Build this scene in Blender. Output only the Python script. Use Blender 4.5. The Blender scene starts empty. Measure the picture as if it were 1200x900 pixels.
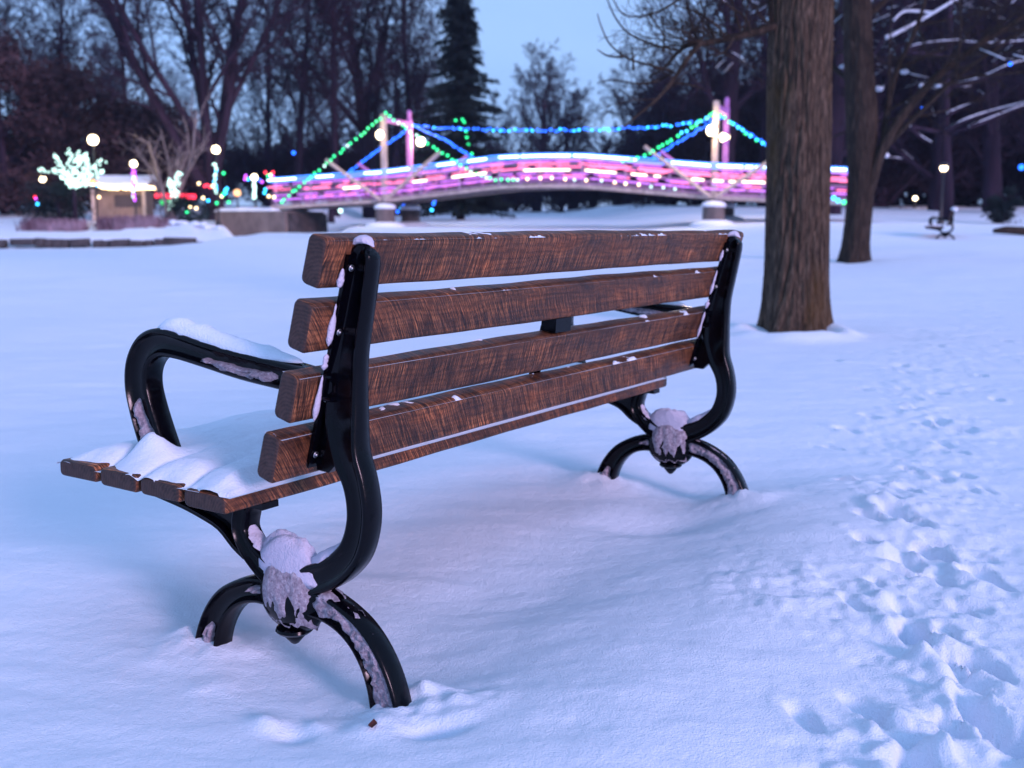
import bpy, math, random
import numpy as np
from mathutils import Vector, Matrix
R = random.Random(7)
sc = bpy.context.scene
col = sc.collection
FP, PIT, CH = 1243.2, 0.14766, 0.8317        # focal length in photo pixels, pitch, camera height

# ------------------------------------------------------------------ helpers
def ss(a, b, x):
    t = np.clip((np.asarray(x, float) - a) / (b - a), 0, 1)
    return t * t * (3 - 2 * t)

def hsh(i, j, s):
    n = (i.astype(np.int64) * 374761393 + j.astype(np.int64) * 668265263 + s * 974711) & 0xffffffff
    n = ((n ^ (n >> 13)) * 1274126177) & 0xffffffff
    return ((n ^ (n >> 16)) & 0xffff) / 65535.0

def vn(x, y, s=0):
    x = np.asarray(x, float); y = np.asarray(y, float)
    i = np.floor(x); j = np.floor(y); fx = x - i; fy = y - j
    fx = fx * fx * fx * (fx * (fx * 6 - 15) + 10); fy = fy * fy * fy * (fy * (fy * 6 - 15) + 10)
    i = i.astype(int); j = j.astype(int)
    a = hsh(i, j, s); b = hsh(i + 1, j, s); c = hsh(i, j + 1, s); d = hsh(i + 1, j + 1, s)
    return (a + (b - a) * fx) * (1 - fy) + (c + (d - c) * fx) * fy - .5

def fbm(x, y, s=0, o=4):
    r = 0; a = 1; cx, sx = math.cos(.6), math.sin(.6)
    for k in range(o):
        r = r + a * vn(x, y, s + k * 17); a *= .5
        x, y = (x * cx - y * sx) * 2.03, (x * sx + y * cx) * 2.03
    return r

def mesh_np(name, v, q):
    """v (n,3), q (m,4) or (m,3)"""
    me = bpy.data.meshes.new(name); k = q.shape[1]
    me.vertices.add(len(v)); me.vertices.foreach_set('co', np.asarray(v, np.float32).ravel())
    me.loops.add(q.size); me.loops.foreach_set('vertex_index', q.astype(np.int32).ravel())
    me.polygons.add(len(q)); me.polygons.foreach_set('loop_start', np.arange(0, q.size, k, dtype=np.int32))
    me.polygons.foreach_set('loop_total', np.full(len(q), k, np.int32))
    me.update(calc_edges=True); me.validate()
    return me

def link(name, data, mat=None, parent=None, smooth=True, **props):
    o = bpy.data.objects.new(name, data); col.objects.link(o)
    if mat is not None and data is not None and len(data.materials) == 0: data.materials.append(mat)
    if data is not None and smooth:
        data.polygons.foreach_set('use_smooth', [True] * len(data.polygons))
    if parent is not None: o.parent = parent
    for k, v in props.items(): o[k] = v
    return o

def thing(name, label, cat, loc=(0, 0, 0), rz=0, group=None):
    o = bpy.data.objects.new(name, None); col.objects.link(o); o.empty_display_size = .2
    o.location = loc; o.rotation_euler = (0, 0, rz); o['label'] = label; o['category'] = cat
    if group: o['group'] = group
    return o

def copy_tree(o, parent=None):
    c = o.copy(); col.objects.link(c)
    if parent is not None: c.parent = parent
    for ch in list(o.children): copy_tree(ch, c)
    return c

class MB:
    def __init__(s): s.v = []; s.f = []
    def add(s, v, f):
        n = len(s.v); s.v += [tuple(p) for p in v]; s.f += [tuple(i + n for i in q) for q in f]
    def box(s, c, d, rz=0, rot=None):
        M = rot or Matrix.Rotation(rz, 3, 'Z'); hx, hy, hz = d[0] / 2, d[1] / 2, d[2] / 2
        vs = [Vector(c) + M @ Vector((x * hx, y * hy, z * hz)) for z in (-1, 1) for y in (-1, 1) for x in (-1, 1)]
        s.add(vs, [(0, 2, 3, 1), (4, 5, 7, 6), (0, 1, 5, 4), (2, 6, 7, 3), (0, 4, 6, 2), (1, 3, 7, 5)])
    def tube(s, pts, rad, n=6, cap=True):
        pts = [Vector(p) for p in pts]
        if not hasattr(rad, '__len__'): rad = [rad] * len(pts)
        u = None; rings = []; b = len(s.v)
        for k, p in enumerate(pts):
            d = (pts[min(k + 1, len(pts) - 1)] - pts[max(k - 1, 0)])
            if d.length < 1e-9: d = Vector((0, 0, 1))
            d.normalize()
            if u is None: u = d.orthogonal().normalized()
            else:
                u = (u - d * u.dot(d))
                u = u.normalized() if u.length > 1e-6 else d.orthogonal().normalized()
            w = d.cross(u)
            for a in range(n):
                t = 2 * math.pi * a / n
                s.v.append(tuple(p + (u * math.cos(t) + w * math.sin(t)) * rad[k]))
        for k in range(len(pts) - 1):
            for a in range(n):
                a2 = (a + 1) % n
                s.f.append((b + k * n + a, b + k * n + a2, b + (k + 1) * n + a2, b + (k + 1) * n + a))
        if cap and n > 2:
            s.f.append(tuple(b + a for a in range(n))[::-1]); e = b + (len(pts) - 1) * n
            s.f.append(tuple(e + a for a in range(n)))
    def ball(s, c, r, nu=8, nv=6, sc=(1, 1, 1), jit=0, rnd=None):
        b = len(s.v); c = Vector(c)
        s.v.append(tuple(c + Vector((0, 0, r * sc[2]))))
        for i in range(1, nv):
            ph = math.pi * i / nv
            for j in range(nu):
                th = 2 * math.pi * j / nu; rr = r * (1 + (jit * (rnd.random() - .5) if jit else 0))
                s.v.append(tuple(c + Vector((rr * math.sin(ph) * math.cos(th) * sc[0], rr * math.sin(ph) * math.sin(th) * sc[1], rr * math.cos(ph) * sc[2]))))
        s.v.append(tuple(c - Vector((0, 0, r * sc[2])))); e = len(s.v) - 1
        for j in range(nu):
            j2 = (j + 1) % nu
            s.f.append((b, b + 1 + j, b + 1 + j2)); s.f.append((e, e - nu + j2, e - nu + j))
            for i in range(nv - 2):
                p = b + 1 + i * nu
                s.f.append((p + j, p + nu + j, p + nu + j2, p + j2))
    def lathe(s, c, prof, n=20):
        b = len(s.v); c = Vector(c)
        for r, z in prof:
            for j in range(n):
                t = 2 * math.pi * j / n; s.v.append(tuple(c + Vector((r * math.cos(t), r * math.sin(t), z))))
        for i in range(len(prof) - 1):
            for j in range(n):
                j2 = (j + 1) % n
                s.f.append((b + i * n + j, b + i * n + j2, b + (i + 1) * n + j2, b + (i + 1) * n + j))
        s.f.append(tuple(b + j for j in range(n))[::-1]); e = b + (len(prof) - 1) * n
        s.f.append(tuple(e + j for j in range(n)))
    def prism(s, poly, x0, x1):
        """poly in (Y,Z), extruded along X"""
        n = len(poly); v = [(x0, y, z) for y, z in poly] + [(x1, y, z) for y, z in poly]
        f = [tuple(range(n))[::-1], tuple(range(n, 2 * n))] + [(i, (i + 1) % n, n + (i + 1) % n, n + i) for i in range(n)]
        s.add(v, f)
    def mesh(s, name):
        me = bpy.data.meshes.new(name); me.from_pydata(s.v, [], s.f); me.update(); return me
    def build(s, name, mat, parent=None, smooth=True, **props):
        return link(name, s.mesh(name), mat, parent, smooth, **props)

def bevel(o, w, seg=2):
    m = o.modifiers.new('b', 'BEVEL'); m.width = w; m.segments = seg; m.limit_method = 'ANGLE'; m.angle_limit = math.radians(35)

# ------------------------------------------------------------------ materials
def mat(name, base, rough=.6, metal=0, coat=0, spec=None):
    m = bpy.data.materials.new(name); m.use_nodes = True
    b = m.node_tree.nodes['Principled BSDF']
    b.inputs['Base Color'].default_value = (*base, 1); b.inputs['Roughness'].default_value = rough
    b.inputs['Metallic'].default_value = metal; b.inputs['Coat Weight'].default_value = coat
    if spec is not None: b.inputs['Specular IOR Level'].default_value = spec
    return m
def N(m, t, **kw):
    n = m.node_tree.nodes.new(t)
    for k, v in kw.items():
        if k.startswith('i_'): n.inputs[k[2:].replace('_', ' ')].default_value = v
        else: setattr(n, k, v)
    return n
def L(m, a, b): m.node_tree.links.new(a, b)
def P(m): return m.node_tree.nodes['Principled BSDF']
def ramp(m, src, stops):
    r = N(m, 'ShaderNodeValToRGB'); e = r.color_ramp.elements
    while len(e) < len(stops): e.new(.5)
    for k, (p, c) in enumerate(stops): e[k].position = p; e[k].color = (*c, 1)
    L(m, src, r.inputs[0]); return r.outputs[0]
def coords(m, kind='Object', scale=(1, 1, 1), rot=(0, 0, 0)):
    tc = N(m, 'ShaderNodeTexCoord'); mp = N(m, 'ShaderNodeMapping'); mp.inputs['Scale'].default_value = scale; mp.inputs['Rotation'].default_value = rot
    L(m, tc.outputs[kind], mp.inputs[0]); return mp.outputs[0]
def noise(m, vec, scale, det=4, rough=.5, dist=0):
    n = N(m, 'ShaderNodeTexNoise'); n.inputs['Scale'].default_value = scale; n.inputs['Detail'].default_value = det
    n.inputs['Roughness'].default_value = rough; n.inputs['Distortion'].default_value = dist
    L(m, vec, n.inputs['Vector']); return n.outputs['Fac']
def bump(m, h, dist, strength=1, prev=None):
    b = N(m, 'ShaderNodeBump'); b.inputs['Distance'].default_value = dist; b.inputs['Strength'].default_value = strength
    L(m, h, b.inputs['Height'])
    if prev is not None: L(m, prev, b.inputs['Normal'])
    return b.outputs[0]
def mixc(m, f, a, b, mode='MIX'):
    n = N(m, 'ShaderNodeMix', data_type='RGBA', blend_type=mode)
    if isinstance(f, (int, float)): n.inputs[0].default_value = f
    else: L(m, f, n.inputs[0])
    for s, x in ((6, a), (7, b)):
        if isinstance(x, tuple): n.inputs[s].default_value = (*x, 1)
        else: L(m, x, n.inputs[s])
    return n.outputs[2]

def snow_mat(name, fine=1.0, base=(.78, .85, .95)):
    m = mat(name, base, .85, spec=.06)
    v = coords(m)
    n1 = noise(m, v, 260, 3, .6); n2 = noise(m, v, 34, 5, .6)
    nb = bump(m, n2, .006 * fine, .7); nb = bump(m, n1, .0030 * fine, .9, nb)
    L(m, nb, P(m).inputs['Normal'])
    P(m).inputs['Subsurface Weight'].default_value = 0
    return m
M_snow = snow_mat('snow_ground')
M_cap = snow_mat('snow_crust', .8)
M_old = snow_mat('old_packed_snow', 1.2, (.60, .57, .69))
M_ice = mat('icy_snow', (.5, .48, .52), .45, spec=.5)
v = coords(M_ice); n = noise(M_ice, v, 120, 5, .7)
L(M_ice, ramp(M_ice, n, [(.30, (.16, .12, .155)), (.5, (.34, .285, .34)), (.72, (.60, .55, .62))]), P(M_ice).inputs['Base Color'])
L(M_ice, bump(M_ice, n, .006, 1), P(M_ice).inputs['Normal'])

def wood_mat():
    m = mat('weathered_wood', (.1, .05, .03), .5, coat=.0, spec=.35)
    oi = N(m, 'ShaderNodeObjectInfo')
    tc = N(m, 'ShaderNodeTexCoord')
    add = N(m, 'ShaderNodeVectorMath', operation='ADD'); sc_ = N(m, 'ShaderNodeVectorMath', operation='SCALE')
    cmb = N(m, 'ShaderNodeCombineXYZ'); L(m, oi.outputs['Random'], cmb.inputs[0]); L(m, oi.outputs['Random'], cmb.inputs[1]); L(m, oi.outputs['Random'], cmb.inputs[2])
    L(m, cmb.outputs[0], sc_.inputs[0]); sc_.inputs['Scale'].default_value = 7.3
    L(m, tc.outputs['Object'], add.inputs[0]); L(m, sc_.outputs[0], add.inputs[1])
    def mp(s, r=(0, 0, 0)):
        k = N(m, 'ShaderNodeMapping'); k.inputs['Scale'].default_value = s; k.inputs['Rotation'].default_value = r
        L(m, add.outputs[0], k.inputs[0]); return k.outputs[0]
    # cathedral rings along the board
    wv = N(m, 'ShaderNodeTexWave', wave_type='BANDS', bands_direction='Z', wave_profile='SIN')
    wv.inputs['Scale'].default_value = 26; wv.inputs['Distortion'].default_value = 15; wv.inputs['Detail'].default_value = 3; wv.inputs['Detail Scale'].default_value = .8
    L(m, mp((.28, 1, 1)), wv.inputs['Vector'])
    grain = noise(m, mp((2.2, 70, 70)), 1.6, 6, .65, .3)
    sx = N(m, 'ShaderNodeSeparateXYZ'); L(m, add.outputs[0], sx.inputs[0])
    k1 = N(m, 'ShaderNodeMath', operation='MULTIPLY_ADD'); L(m, oi.outputs['Random'], k1.inputs[0]); k1.inputs[1].default_value = 1.1; k1.inputs[2].default_value = -.15
    k2 = N(m, 'ShaderNodeMath', operation='MULTIPLY'); L(m, k1.outputs[0], k2.inputs[0]); L(m, sx.outputs[2], k2.inputs[1])
    lowf = noise(m, mp((3, 9, 9)), 1.4, 3, .5); k0 = N(m, 'ShaderNodeMath', operation='MULTIPLY_ADD'); L(m, lowf, k0.inputs[0]); k0.inputs[1].default_value = .018; L(m, k2.outputs[0], k0.inputs[2])
    k3 = N(m, 'ShaderNodeMath', operation='ADD'); L(m, sx.outputs[0], k3.inputs[0]); L(m, k0.outputs[0], k3.inputs[1])
    cs = N(m, 'ShaderNodeCombineXYZ'); L(m, k3.outputs[0], cs.inputs[0]); L(m, sx.outputs[1], cs.inputs[1]); L(m, sx.outputs[2], cs.inputs[2])
    km = N(m, 'ShaderNodeMapping'); km.inputs['Scale'].default_value = (215, 4, 9); L(m, cs.outputs[0], km.inputs[0])
    saw = noise(m, km.outputs[0], 1.7, 6, .75, .15)
    patch = noise(m, mp((4, 10, 10)), 1.7, 3, .5)
    blot = noise(m, mp((5, 16, 16)), 1.2, 5, .6)
    c1 = ramp(m, saw, [(.42, (.009, .004, .003)), (.51, (.105, .038, .017)), (.64, (.55, .215, .088))])
    c1 = mixc(m, ramp(m, patch, [(.38, (.0, .0, .0)), (.60, (.40, .40, .40))]), c1, (.085, .030, .016))
    c2 = mixc(m, .38, c1, ramp(m, wv.outputs['Color'], [(.0, (.16, .13, .13)), (.30, (.8, .75, .72)), (1, (1.15, 1.1, 1.05))]), 'MULTIPLY')
    c3 = mixc(m, .6, c2, ramp(m, grain, [(.3, (.30, .26, .26)), (.55, (1, 1, 1)), (.8, (1.3, 1.25, 1.2))]), 'MULTIPLY')
    c4 = mixc(m, .8, c3, ramp(m, blot, [(.3, (.36, .33, .35)), (.5, (1, 1, 1)), (.70, (1.85, 1.65, 1.5))]), 'MULTIPLY')
    L(m, c4, P(m).inputs['Base Color'])
    L(m, ramp(m, blot, [(.3, (.35,) * 3), (.7, (.6,) * 3)]), P(m).inputs['Roughness'])
    nb = bump(m, saw, .0022, .7); nb = bump(m, grain, .0018, .6, nb); L(m, nb, P(m).inputs['Normal'])
    return m
M_wood = wood_mat()
M_end = mat('end_grain_wood', (.06, .035, .035), .7)
v = coords(M_end); w_ = N(M_end, 'ShaderNodeTexWave', wave_type='RINGS', rings_direction='X'); w_.inputs['Scale'].default_value = 45; w_.inputs['Distortion'].default_value = 6; w_.inputs['Detail'].default_value = 3
L(M_end, v, w_.inputs['Vector']); nn = noise(M_end, v, 60, 5, .7)
L(M_end, mixc(M_end, .5, ramp(M_end, w_.outputs['Color'], [(0, (.016, .007, .006)), (1, (.060, .028, .022))]), ramp(M_end, nn, [(.3, (.010, .005, .005)), (.7, (.09, .048, .042))])), P(M_end).inputs['Base Color'])
L(M_end, bump(M_end, nn, .003, .7), P(M_end).inputs['Normal'])

M_iron = mat('black_painted_iron', (.0012, .0012, .0028), .2, coat=0, spec=.18)
v = coords(M_iron); nn = noise(M_iron, v, 70, 4, .6)
L(M_iron, ramp(M_iron, nn, [(.35, (.13,) * 3), (.7, (.27,) * 3)]), P(M_iron).inputs['Roughness'])
L(M_iron, bump(M_iron, nn, .0006, .4), P(M_iron).inputs['Normal'])
M_steel = mat('zinc_bolt', (.5, .5, .52), .35, 1)

def bark(name, a, b, s=1.0, bs=.03, moss=False, stretch=(9, 9, 1.5)):
    m = mat(name, a, .9, spec=.2); v = coords(m, 'Object', stretch)
    n1 = noise(m, v, 2.0 * s, 6, .65, .4); n2 = noise(m, coords(m, 'Object', (14, 14, 5)), 3 * s, 5, .7)
    mid = tuple((x + y) / 2.4 for x, y in zip(a, b))
    c = ramp(m, n1, [(.32, a), (.52, mid), (.68, b)])
    if moss:
        n3 = noise(m, coords(m, 'Object', (2, 2, .8)), 1.4, 4, .6)
        f = ramp(m, n3, [(.52, (0, 0, 0)), (.68, (1, 1, 1))])
        c = mixc(m, f, c, mixc(m, .6, c, (.11, .060, .018)))
    L(m, c, P(m).inputs['Base Color'])
    nb = bump(m, n1, bs, 1.0); nb = bump(m, n2, bs * .3, .7, nb)
    L(m, nb, P(m).inputs['Normal']); return m
M_bark = bark('rough_brown_bark', (.018, .014, .012), (.19, .130, .092), 2.6, .03, True, (9, 9, 1.3))
M_bark2 = bark('mid_brown_bark', (.014, .011, .010), (.075, .052, .040), 1.2, .03)
M_dark = mat('dark_distant_bark', (.030, .021, .024), .9, spec=.1)
v = coords(M_dark, 'Object', (2, 2, .5)); nn = noise(M_dark, v, 1.5, 4); L(M_dark, ramp(M_dark, nn, [(.3, (.014, .010, .018)), (.7, (.038, .024, .042))]), P(M_dark).inputs['Base Color'])
M_pale = mat('pale_bark', (.16, .14, .15), .9, spec=.1)
v = coords(M_pale, 'Object', (3, 3, .8)); nn = noise(M_pale, v, 3, 4); L(M_pale, ramp(M_pale, nn, [(.3, (.08, .07, .08)), (.7, (.24, .21, .22))]), P(M_pale).inputs['Base Color'])
def leafm(name, a, b):
    m = mat(name, a, .85, spec=.1); nn = noise(m, coords(m), .9, 4, .6); L(m, ramp(m, nn, [(.35, a), (.65, b)]), P(m).inputs['Base Color']); return m
M_needle = leafm('dark_needles', (.006, .010, .012), (.020, .032, .034))
M_russet = leafm('russet_dead_leaves', (.022, .012, .016), (.075, .046, .052))
M_grass = leafm('dry_purple_brown_grass', (.10, .05, .07), (.40, .28, .34))
M_conc = mat('weathered_concrete', (.16, .13, .12), .9)
nn = noise(M_conc, coords(M_conc, 'Object', (1, 1, .4)), 1.6, 6, .65); L(M_conc, ramp(M_conc, nn, [(.3, (.07, .055, .055)), (.7, (.20, .16, .15))]), P(M_conc).inputs['Base Color'])
M_stone = mat('dark_edging_stone', (.04, .035, .035), .85)
nn = noise(M_stone, coords(M_stone), 3, 5, .65); L(M_stone, ramp(M_stone, nn, [(.3, (.014, .012, .014)), (.7, (.09, .075, .075))]), P(M_stone).inputs['Base Color'])
M_paintw = mat('pale_painted_timber', (.55, .45, .42), .6); M_rail = mat('glow_tinted_rail', (.36, .25, .36), .6)  # the rail's pink tint stands in for rope-light glow on it
nn = noise(M_paintw, coords(M_paintw), 8, 4, .6); L(M_paintw, ramp(M_paintw, nn, [(.3, (.32, .24, .22)), (.7, (.62, .50, .46))]), P(M_paintw).inputs['Base Color'])
M_purple = mat('purple_lit_timber', (.42, .16, .50), .6)  # base colour holds the purple light falling on the rear timbers
nn = noise(M_purple, coords(M_purple), 8, 4, .6); L(M_purple, ramp(M_purple, nn, [(.3, (.30, .10, .38)), (.7, (.52, .22, .60))]), P(M_purple).inputs['Base Color'])
M_post = mat('black_lamp_post', (.01, .01, .012), .4)
M_roof = mat('dark_roof', (.05, .04, .05), .8)
M_hut = mat('hut_boards', (.34, .22, .18), .8)
nn = noise(M_hut, coords(M_hut, 'Object', (12, 12, 1)), 2, 3); L(M_hut, ramp(M_hut, nn, [(.3, (.13, .085, .075)), (.7, (.28, .20, .17))]), P(M_hut).inputs['Base Color'])

def emit(name, c, s, sample='AUTO'):
    m = bpy.data.materials.new(name); m.use_nodes = True; nt = m.node_tree
    b = nt.nodes['Principled BSDF']; b.inputs['Base Color'].default_value = (.02, .02, .02, 1)
    b.inputs['Emission Color'].default_value = (*c, 1); b.inputs['Emission Strength'].default_value = s
    try: m.cycles.emission_sampling = sample
    except Exception: pass
    return m
E_green = emit('green_led', (.02, 1, .33), 2.6, 'NONE'); E_blue = emit('blue_led', (.01, .12, 1), 4, 'NONE')
E_cyan = emit('cyan_led', (.03, .45, 1), 5, 'NONE')
E_white = emit('cool_white_led', (.60, 1, .93), 2.4, 'NONE'); E_warm = emit('warm_led', (1, .72, .38), 5, 'NONE')
E_red = emit('red_led', (1, .03, .07), 3.5, 'NONE'); E_purple = emit('purple_led', (.55, .08, 1), 3, 'NONE')
E_globe = emit('lit_globe', (1, .80, .52), 9)
R_blue = emit('blue_rope', (.05, .22, 1), 3.0, 'NONE'); R_white = emit('ice_white_rope', (.55, .85, 1), 6)
R_red = emit('rose_rope', (1, .18, .42), 2.0); R_cream = emit('cream_rope', (1, .72, .55), 4.5)
R_purple = emit('violet_rope', (.62, .18, 1), 1.5); R_redbar = emit('red_rope', (1, .02, .06), 2.6); R_greenbar = emit('green_rope', (.01, .75, .16), 1.1)

# ------------------------------------------------------------------ terrain
BO = Vector((-0.1769, 1.7222, 0)); BYAW = 0.98862
Lb = 1.655
def bw(x, y, z=0):
    c, s = math.cos(BYAW), math.sin(BYAW); return Vector((BO.x + x * c - y * s, BO.y + x * s + y * c, z))
def ray(u, v):
    d = (( u - 600) / FP, 1, -(v - 450) / FP)
    return np.array([d[0], math.cos(PIT) + math.sin(PIT) * d[2], -math.sin(PIT) + math.cos(PIT) * d[2]])
def g0(u, v, z=0):
    D = ray(u, v); t = (z - CH) / D[2]; return D[0] * t, D[1] * t
def at(u, v, Y):
    D = ray(u, v); t = Y / D[1]; return Vector((D[0] * t, Y, CH + D[2] * t))

prints = [(1068, 742, 1.1), (1092, 660, 1.0), (1046, 618, 1.0), (1160, 688, 1.0), (1190, 872, 1.3), (1072, 896, 1.2), (1104, 566, .8), (990, 504, .6),
          (1064, 482, .8), (1099, 461, .8), (1124, 503, .8), (1086, 499, .5), (973, 521, .5), (1060, 672, .6), (1012, 648, .5), (1130, 560, .5), (1105, 520, .5),
          (1012, 830, .5), (940, 845, .35), (1118, 780, .8), (1165, 790, .7), (1150, 440, .5), (1010, 455, .4), (1180, 400, .5), (1100, 405, .4), (1168, 470, .5), (1040, 430, .4)]
_r = random.Random(17)
for k in range(58):
    t = _r.random() ** 1.3 * 6.99; i = int(t); f = t - i; P7 = ((1150, 860), (1110, 780), (1085, 700), (1060, 620), (1075, 540), (1060, 480), (1010, 440), (975, 415)) if k % 3 else ((1190, 860), (1150, 760), (1120, 680), (1100, 600), (1105, 530), (1110, 470), (1130, 420), (1160, 380))
    u_ = P7[i][0] * (1 - f) + P7[i + 1][0] * f; w_ = P7[i][1] * (1 - f) + P7[i + 1][1] * f
    prints.append((u_ + _r.gauss(0, 46), w_ + _r.gauss(0, 8), _r.uniform(.15, .55)))
PR = []
rr = random.Random(3)
for u, v_, k in prints:
    x, y = g0(u, v_); PR.append((x, y, k, math.radians(100 + rr.uniform(-25, 25))))
PATH = [g0(u, v_) for u, v_ in ((1190, 960), (1110, 800), (1075, 700), (1060, 600), (1085, 520), (1090, 460), (1120, 400), (1150, 350))]

def base_z(X, Y):
    X = np.asarray(X, float); Y = np.asarray(Y, float)
    Rr = np.maximum(Y, np.sqrt(X * X + Y * Y) * np.where(Y > 0, .8, .6))
    zr = np.interp(Rr, [0, 12, 18, 28, 40, 60, 90, 200, 900], [0, 0, .12, .47, .95, 1.85, 2.6, 4, 4])
    zm = np.interp(Rr, [0, 14, 30, 45, 60, 100, 200, 900], [0, 0, .3, .74, 1.15, 2.0, 4, 4])
    zl = np.interp(Y, [0, 40.7, 41.3, 46, 60, 90, 200, 900], [0, .03, .44, .74, 1.75, 2.5, 4, 4])
    wl = ss(-9.2, -11.6, X) * ss(20, 38, Y); wr = ss(4.5, 10, X)
    z = zm * (1 - wr) + zr * wr
    z = z * (1 - wl) + zl * wl
    u = 600 + FP * X / np.maximum(Y, 1)      # frozen inlet in front of the abutment
    k = ss(262, 285, u) * (1 - ss(378, 420, u)) * ss(40.8, 42.5, Y) * (1 - ss(51.5, 53.5, Y))
    return z * (1 - k) + np.minimum(z, .04 + .026 * (Y - 41)) * k

FEET = [(.05, .02), (.54, .02)]
def terrain(X, Y, detail=True):
    X = np.asarray(X, float); Y = np.asarray(Y, float)
    z = base_z(X, Y)
    d = np.sqrt(X * X + Y * Y)
    z = z + .10 * fbm(X * .22, Y * .22, 5, 3) * ss(6, 20, d) + .028 * fbm(X * .8, Y * .8, 9, 3) * (1 - ss(25, 60, d)) * ss(1.2, 3, d)
    # mounded snow bank behind the stone edging
    z = z + .45 * np.exp(-(((X + 13.2) / 2.2) ** 2 + ((Y - 43.5) / 1.3) ** 2)) * (.7 + fbm(X * 1.6, Y * 1.6, 3, 3))
    if not detail: return z
    near = 1 - ss(12, 22, d)
    # wind ripples and small lumps
    z = z + near * (.010 * fbm(X * 2.4, Y * 5.0, 21, 3) + .0035 * fbm(X * 9, Y * 13, 31, 3))
    # trampled trail
    m = np.zeros_like(z)
    for (ax, ay), (bx, by) in zip(PATH[:-1], PATH[1:]):
        vx, vy = bx - ax, by - ay; t = np.clip(((X - ax) * vx + (Y - ay) * vy) / (vx * vx + vy * vy), 0, 1)
        dd = np.hypot(X - ax - t * vx, Y - ay - t * vy); m = np.maximum(m, 1 - ss(.08, .50, dd + .5 * fbm(X * 2.2, Y * 2.2, 44, 3)))
    rid = np.abs(fbm(X * 5.2, Y * 4.6, 51, 4)); lump = fbm(X * 12, Y * 12, 61, 3)
    z = z + m * near * (.010 * np.abs(fbm(X * 9, Y * 9, 51, 4)) + .006 * lump - .004 + .013 * np.maximum(0, fbm(X * 22, Y * 22, 66, 3)) + .007 * fbm(X * 38, Y * 38, 75, 3))
    # soft scuffed rim left of the trail
    for x, y, k, a in PR:
        ca, sa = math.cos(a), math.sin(a); lx = (X - x) * ca + (Y - y) * sa; ly = -(X - x) * sa + (Y - y) * ca
        sel = np.hypot(lx, ly) < 1.0
        if not sel.any(): continue
        wob = .22 * fbm(X * 9, Y * 9, 81, 2)
        q = np.sqrt((lx / (.095 * min(1, .45 + .5 * k))) ** 2 + (ly / (.040 * min(1, .45 + .5 * k))) ** 2) + wob * 2.0 + .25 * fbm(X * 28, Y * 28, 83, 2)
        z = z - np.where(sel, (.050 + .03 * vn(X * 14, Y * 14, 87)) * min(k, 1) * (1 - ss(.45, .95, q)), 0) + np.where(sel, (.007 * k) * np.exp(-((q - 1.45) / .42) ** 2) * (1 + 2.5 * lump), 0)
    # snow drift rolled up along the back of the bench, hollow below it
    c, s = math.cos(BYAW), math.sin(BYAW); bx = (X - BO.x) * c + (Y - BO.y) * s; by = -(X - BO.x) * s + (Y - BO.y) * c
    al = ss(-.5, .3, bx) * (1 - ss(1.7, 2.6, bx))
    z = z + al * (.035 * np.exp(-((by + .30) / .28) ** 2) - .03 * np.exp(-((by - .25) / .25) ** 2))
    for fx in (.0275, Lb + .0275):
        for fy in (.045, .54):
            q = np.hypot(bx - fx, by - fy)
            z = z + (.022 if fy < .1 and fx < .1 else .03) * np.exp(-(q / .10) ** 2) * (1 + .8 * lump) - .016 * (fx < .1 and fy < .1) * np.exp(-(q / .2) ** 2) + .008 * np.exp(-(q / .09) ** 2) * fbm(X * 30, Y * 30, 92, 3)
    # the lump and slit hollow next to the near rear foot
    q = np.hypot((bx - .10) / 1.2, by + .055); z = z + .015 * np.exp(-(q / .07) ** 2) * (1 + 1.2 * lump)
    hx, hy = g0(512, 856); z = z - .040 * np.exp(-(((X - hx) / .042) ** 2 + ((Y - hy) / .022) ** 2))
    for u, v_, a, r_ in ((312, 838, .018, .03), (372, 838, .014, .03), (440, 850, .014, .05), (500, 822, .018, .06), (345, 850, -.012, .03), (250, 800, .012, .04), (668, 866, -.012, .045)):
        hx, hy = g0(u, v_); z = z + a * np.exp(-((X - hx) ** 2 + (Y - hy) ** 2) / r_ ** 2) * (1 + 1.2 * lump)
    hx, hy = g0(782, 607); z = z - .03 * np.exp(-(((X - hx) / .16) ** 2 + ((Y - hy) / .09) ** 2))
    # scour round the near trunk
    tx, ty = TREE1; q = np.hypot(X - tx, Y - ty); z = z + .05 * np.exp(-((q - .42) / .12) ** 2) * (1 + 2 * vn(X * 4, Y * 4, 91))
    return z
TREE1 = g0(931, 391)
def tz(x, y): return float(terrain(np.array([x]), np.array([y]), False)[0])
def hit(u, v):
    D = ray(u, v); t = 1.5
    while t < 400:
        if CH + D[2] * t < tz(D[0] * t, D[1] * t): break
        t *= 1.004
    return Vector((D[0] * t, D[1] * t, tz(D[0] * t, D[1] * t)))
def on(u, Y):
    X = (u - 600) / (FP * math.cos(PIT)) * Y   # near the horizon line
    return Vector((X, Y, tz(X, Y)))

az = np.concatenate([np.arange(-180, -36, 3.0), np.arange(-36, 36, .17), np.arange(36, 180, 3.0)])
rad = np.concatenate([[.05, .4], np.geomspace(.8, 14, 620), np.geomspace(14.2, 90, 260), np.geomspace(95, 900, 30)])
A, RR = np.meshgrid(np.radians(az), rad)
GX = np.sin(A) * RR; GY = np.cos(A) * RR; GZ = terrain(GX, GY)
na, nr = len(az), len(rad)
idx = np.arange(na * nr).reshape(nr, na); nx = np.roll(idx, -1, axis=1)
q = np.stack([idx[:-1], nx[:-1], nx[1:], idx[1:]], -1).reshape(-1, 4)[:, ::-1]
# centre fan
V = np.stack([GX, GY, GZ], -1).reshape(-1, 3)
me = mesh_np('ground', V, q)
link('ground', me, M_snow, kind='structure', label='smooth blue white snow covering the park ground')
mb = MB(); mb.add([tuple(V[i]) for i in range(na)], [tuple(range(na))[::-1]])
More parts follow.
